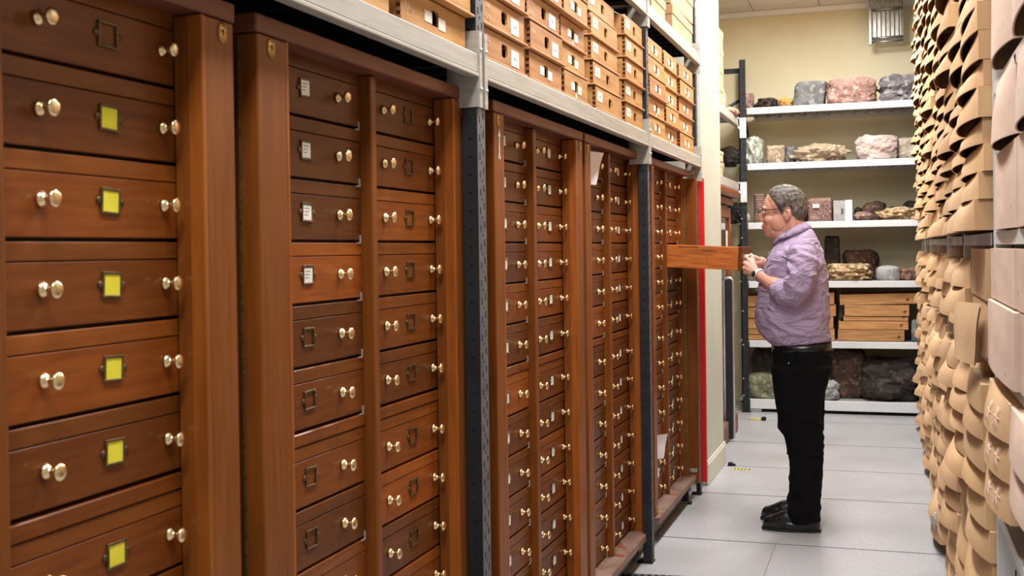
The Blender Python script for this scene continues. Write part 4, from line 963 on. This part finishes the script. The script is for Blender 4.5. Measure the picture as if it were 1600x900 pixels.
# ---- shirt
def folds(c, n_):
    a = noise.noise(Vector((c.x * 5, c.y * 5, c.z * 11))); b_ = noise.noise(Vector((c.x * 11 + 5, c.y * 11, c.z * 20)))
    lw = max(0, (1.18 - c.z)) * 3
    arm = 1 if abs(c.y - 6.2) > .17 else .6
    rid = 1 - abs(noise.noise(Vector((c.x * 7 + c.z * 5, c.y * 6, c.z * 10 - c.x * 6)))) * 3.2
    r2 = 1 - abs(noise.noise(Vector((c.x * 4 - c.z * 9, c.y * 5, c.z * 4 + c.x * 7 + 30)))) * 4
    return (.0055 * a + .0035 * b_ + .006 * max(0, rid) + .008 * max(0, r2) - .004) * arm + .004 * lw * noise.noise(Vector((c.x * 9, c.y * 9, c.z * 24)))
T = Blob()
T.loft([(.955, -.600, -.300, .168, 6.2, .018), (.985, -.640, -.300, .182, 6.2, .02), (1.02, -.668, -.303, .192, 6.2, .01), (1.08, -.683, -.303, .198, 6.2), (1.16, -.681, -.303, .200, 6.2), (1.25, -.668, -.306, .200, 6.2),
        (1.33, -.648, -.314, .202, 6.2), (1.40, -.622, -.326, .200, 6.2), (1.44, -.603, -.338, .186, 6.2, .01), (1.470, -.588, -.358, .142, 6.2, .035), (1.488, -.574, -.385, .100, 6.2, .065), (1.498, -.566, -.410, .078, 6.2, .078)])
T.limb([(-.45, 6.105, 1.432, .056), (-.425, 6.03, 1.440, .073), (-.420, 5.985, 1.39, .077), (-.432, 5.957, 1.32, .074), (-.448, 5.957, 1.255, .072), (-.470, 5.972, 1.228, .068), (-.510, 5.988, 1.238, .062)], 20)
T.limb([(-.45, 6.295, 1.432, .056), (-.42, 6.37, 1.440, .073), (-.42, 6.43, 1.40, .080), (-.445, 6.442, 1.32, .076), (-.475, 6.442, 1.25, .070), (-.53, 6.436, 1.275, .060)], 20)
shirt = T.fuse('shirt', 'shirt', .0055, 4, PERSON, folds)
CU = Blob()      # rolled cuffs
CU.limb([(-.496, 5.982, 1.233, .066), (-.508, 5.988, 1.237, .069), (-.524, 5.995, 1.243, .069), (-.530, 5.998, 1.245, .063)], 22)
cf = CU.fuse('cuff', 'shirt', .004, 2, shirt, lambda c, n_: .003 * noise.noise(c * 30))
# collar: a folded band round the neck with pointed fronts
NC = 40; vs = []; fs = []
for k in range(NC + 1):
    a = math.radians(-158 + 316 * k / NC)          # 0 = back (+x)
    ca, sa = math.cos(a), math.sin(a); fr = (1 - ca) / 2
    top = Vector((-.494 + .072 * ca, 6.2 + .078 * sa, 1.600 - .082 * fr))
    out = Vector((-.490 + (.098 + .010 * fr) * ca, 6.2 + (.110 + .006 * fr) * sa, 1.560 - .074 * fr - .020 * max(0, fr - .80) * 5))
    inn = Vector((-.494 + .066 * ca, 6.2 + .070 * sa, 1.53 - .05 * fr))
    vs += [inn, top - Vector((0, 0, .002)), top + Vector((ca, sa, 0)) * .005, (top + out) / 2 + Vector((ca, sa, 0)) * .009, out + Vector((ca, sa, 0)) * .003, out - Vector((ca, sa, 0)) * .004]
for k in range(NC):
    for j in range(6):
        a = k * 6 + j; b2 = k * 6 + (j + 1) % 6; fs.append((a, b2, b2 + 6, a + 6))
b = MB(); b.add(vs, fs + [tuple(range(6)), tuple(NC * 6 + j for j in range(6))], 'shirt', True); pchild(b, 'collar', shirt)
b = MB()
for z, x in ((1.44, -.612), (1.34, -.650), (1.24, -.676), (1.14, -.687), (1.05, -.689)): b.lathe([(-.004, .005), (0, .0055)], 'card', 'x', 10, (x, 6.2, z))
pchild(b, 'button', shirt)

# ---- trousers
def tf(c, n_):
    lw = 1.0 + max(0, .25 - c.z) * 5 + (1.3 if .40 < c.z < .60 else 0)
    rid = 1 - abs(noise.noise(Vector((c.x * 6 + 9, c.y * 6, c.z * 12 + c.x * 9)))) * 3
    return (.005 * noise.noise(Vector((c.x * 8, c.y * 8, c.z * 14))) + .0042 * max(0, rid)) * lw
T = Blob()
T.loft([(.76, -.592, -.318, .170, 6.2), (.82, -.602, -.300, .178, 6.2), (.87, -.602, -.292, .176, 6.2), (.92, -.597, -.296, .170, 6.2), (.955, -.592, -.302, .163, 6.2, .012), (.965, -.590, -.304, .162, 6.2, .014)])
def leg(yc, dx, fr):
    T.loft([(.050, -.514 + dx, -.362 + dx, .070, yc), (.09, -.520 + dx, -.362 + dx, .072, yc), (.16, -.512 + dx, -.356 + dx, .072, yc), (.29, -.505 + dx, -.346 + dx, .076, yc), (.40, -.508 + dx, -.342 + dx, .080, yc), (.46, -.530 + dx, -.340 + dx * .8, .084, yc),
            (.53, -.555 + dx * .6, -.338 + dx * .5, .089, yc), (.62, -.572 + dx * .4, -.346, .093, yc + fr * .2), (.70, -.582, -.338, .096, yc + fr * .5), (.78, -.596, -.312, .098, yc + fr * .8), (.85, -.598, -.300, .09, yc + fr)], 24, 2.2)
leg(6.095, 0, .01); leg(6.315, -.022, -.01)
trousers = T.fuse('trousers', 'trouser', .0055, 4, PERSON, tf)
b = MB(); st = []
for k in range(36):
    a = 2 * math.pi * k / 36; c_, d_ = math.cos(a), math.sin(a); e = 2 / 2.4
    st.append((-.446 + math.copysign(abs(c_) ** e, c_) * .150, 6.2 + math.copysign(abs(d_) ** e, d_) * .170, .938 + .012 * (c_ * .5 + .5)))
vs = []; fs = []
for p in st:
    for (dr, dz) in ((1, -.019), (1, .019), (.96, .019), (.96, -.019)): vs.append((-.446 + (p[0] + .446) * dr, 6.2 + (p[1] - 6.2) * dr, p[2] + dz))
for k in range(36):
    j = (k + 1) % 36
    for q in range(4): fs.append((k * 4 + q, k * 4 + (q + 1) % 4, j * 4 + (q + 1) % 4, j * 4 + q))
b.add(vs, fs, 'leather', True); belt = pchild(b, 'belt')
b = MB(); b.box(-.602, -.597, 6.178, 6.222, .915, .960, 'steel_w', .002); pchild(b, 'buckle', belt)
b = MB(); b.lathe([(-.002, .004), (0, .004)], 'steel_w', 'y', 8, (-.50, 6.005, .875)); pchild(b, 'rivet', trousers)
# ---- shoes
for (yc, dx, nm) in ((6.095, 0, 'near'), (6.315, -.030, 'far')):
    T = Blob(); f = -1
    T.loft([(.012, -.648 + dx, -.358 + dx, .046, yc), (.030, -.652 + dx, -.356 + dx, .048, yc), (.046, -.640 + dx, -.358 + dx, .045, yc)], 28, 2.3)
    T.limb([(-.618 + dx, yc, .040, .029, 1.35), (-.58 + dx, yc, .047, .036, 1.2), (-.53 + dx, yc, .062, .044, 1.0), (-.47 + dx, yc, .075, .045, .9), (-.42 + dx, yc, .070, .048, .85), (-.40 + dx, yc, .055, .045, .85)], 18)
    so = T.fuse('shoe', 'leather', .0045, 4, PERSON, lambda c, n_: .0012 * noise.noise(c * 60))
    b = MB(); vs = []; K = 28
    for z in (.0, .014):
        for k in range(K):
            a = 2 * math.pi * k / K; c_, d_ = math.cos(a), math.sin(a); e = 2 / 2.3
            vs.append((-.504 + dx + math.copysign(abs(c_) ** e, c_) * .151, yc + math.copysign(abs(d_) ** e, d_) * (.050 if c_ < 0 else .042), z))
    b.add(vs, [tuple(range(K))[::-1], tuple(range(K, 2 * K))] + [(k, (k + 1) % K, K + (k + 1) % K, K + k) for k in range(K)], 'sole')
    pchild(b, 'sole', so)
# ---- watch
WD = Vector((-.02, .023, .011)).normalized(); wc = Vector((-.6530, 6.1215, 1.3205)); u = WD.cross(Vector((0, 0, 1))).normalized(); v_ = WD.cross(u)
b = MB(); ring = [wc + u * math.cos(2 * math.pi * k / 24) * .0315 + v_ * math.sin(2 * math.pi * k / 24) * .0315 for k in range(24)]
b.tube(ring, .0042, 'steel_w', 6, True); b.tube([p + WD * .006 for p in ring], .004, 'steel_w', 6, True); b.tube([p - WD * .006 for p in ring], .004, 'steel_w', 6, True)
wa = pchild(b, 'watch')
n_ = Vector((-.35, -.93, .05)); n_ = (n_ - WD * n_.dot(WD)).normalized(); fc = wc + n_ * .033
b = MB(); b.tube([fc - n_ * .003, fc + n_ * .007], [.020, .0195], 'steel_w', 24); b.tube([fc + n_ * .006, fc + n_ * .0085], [.0165, .0162], 'iris', 24)
for k in range(12):
    a = 2 * math.pi * k / 12; e1 = WD; e2 = n_.cross(WD); c = fc + n_ * .0086 + (e1 * math.cos(a) + e2 * math.sin(a)) * .013; b.tube([c, c + n_ * .0004], .0009, 'card', 6)
pchild(b, 'watch_case', wa)
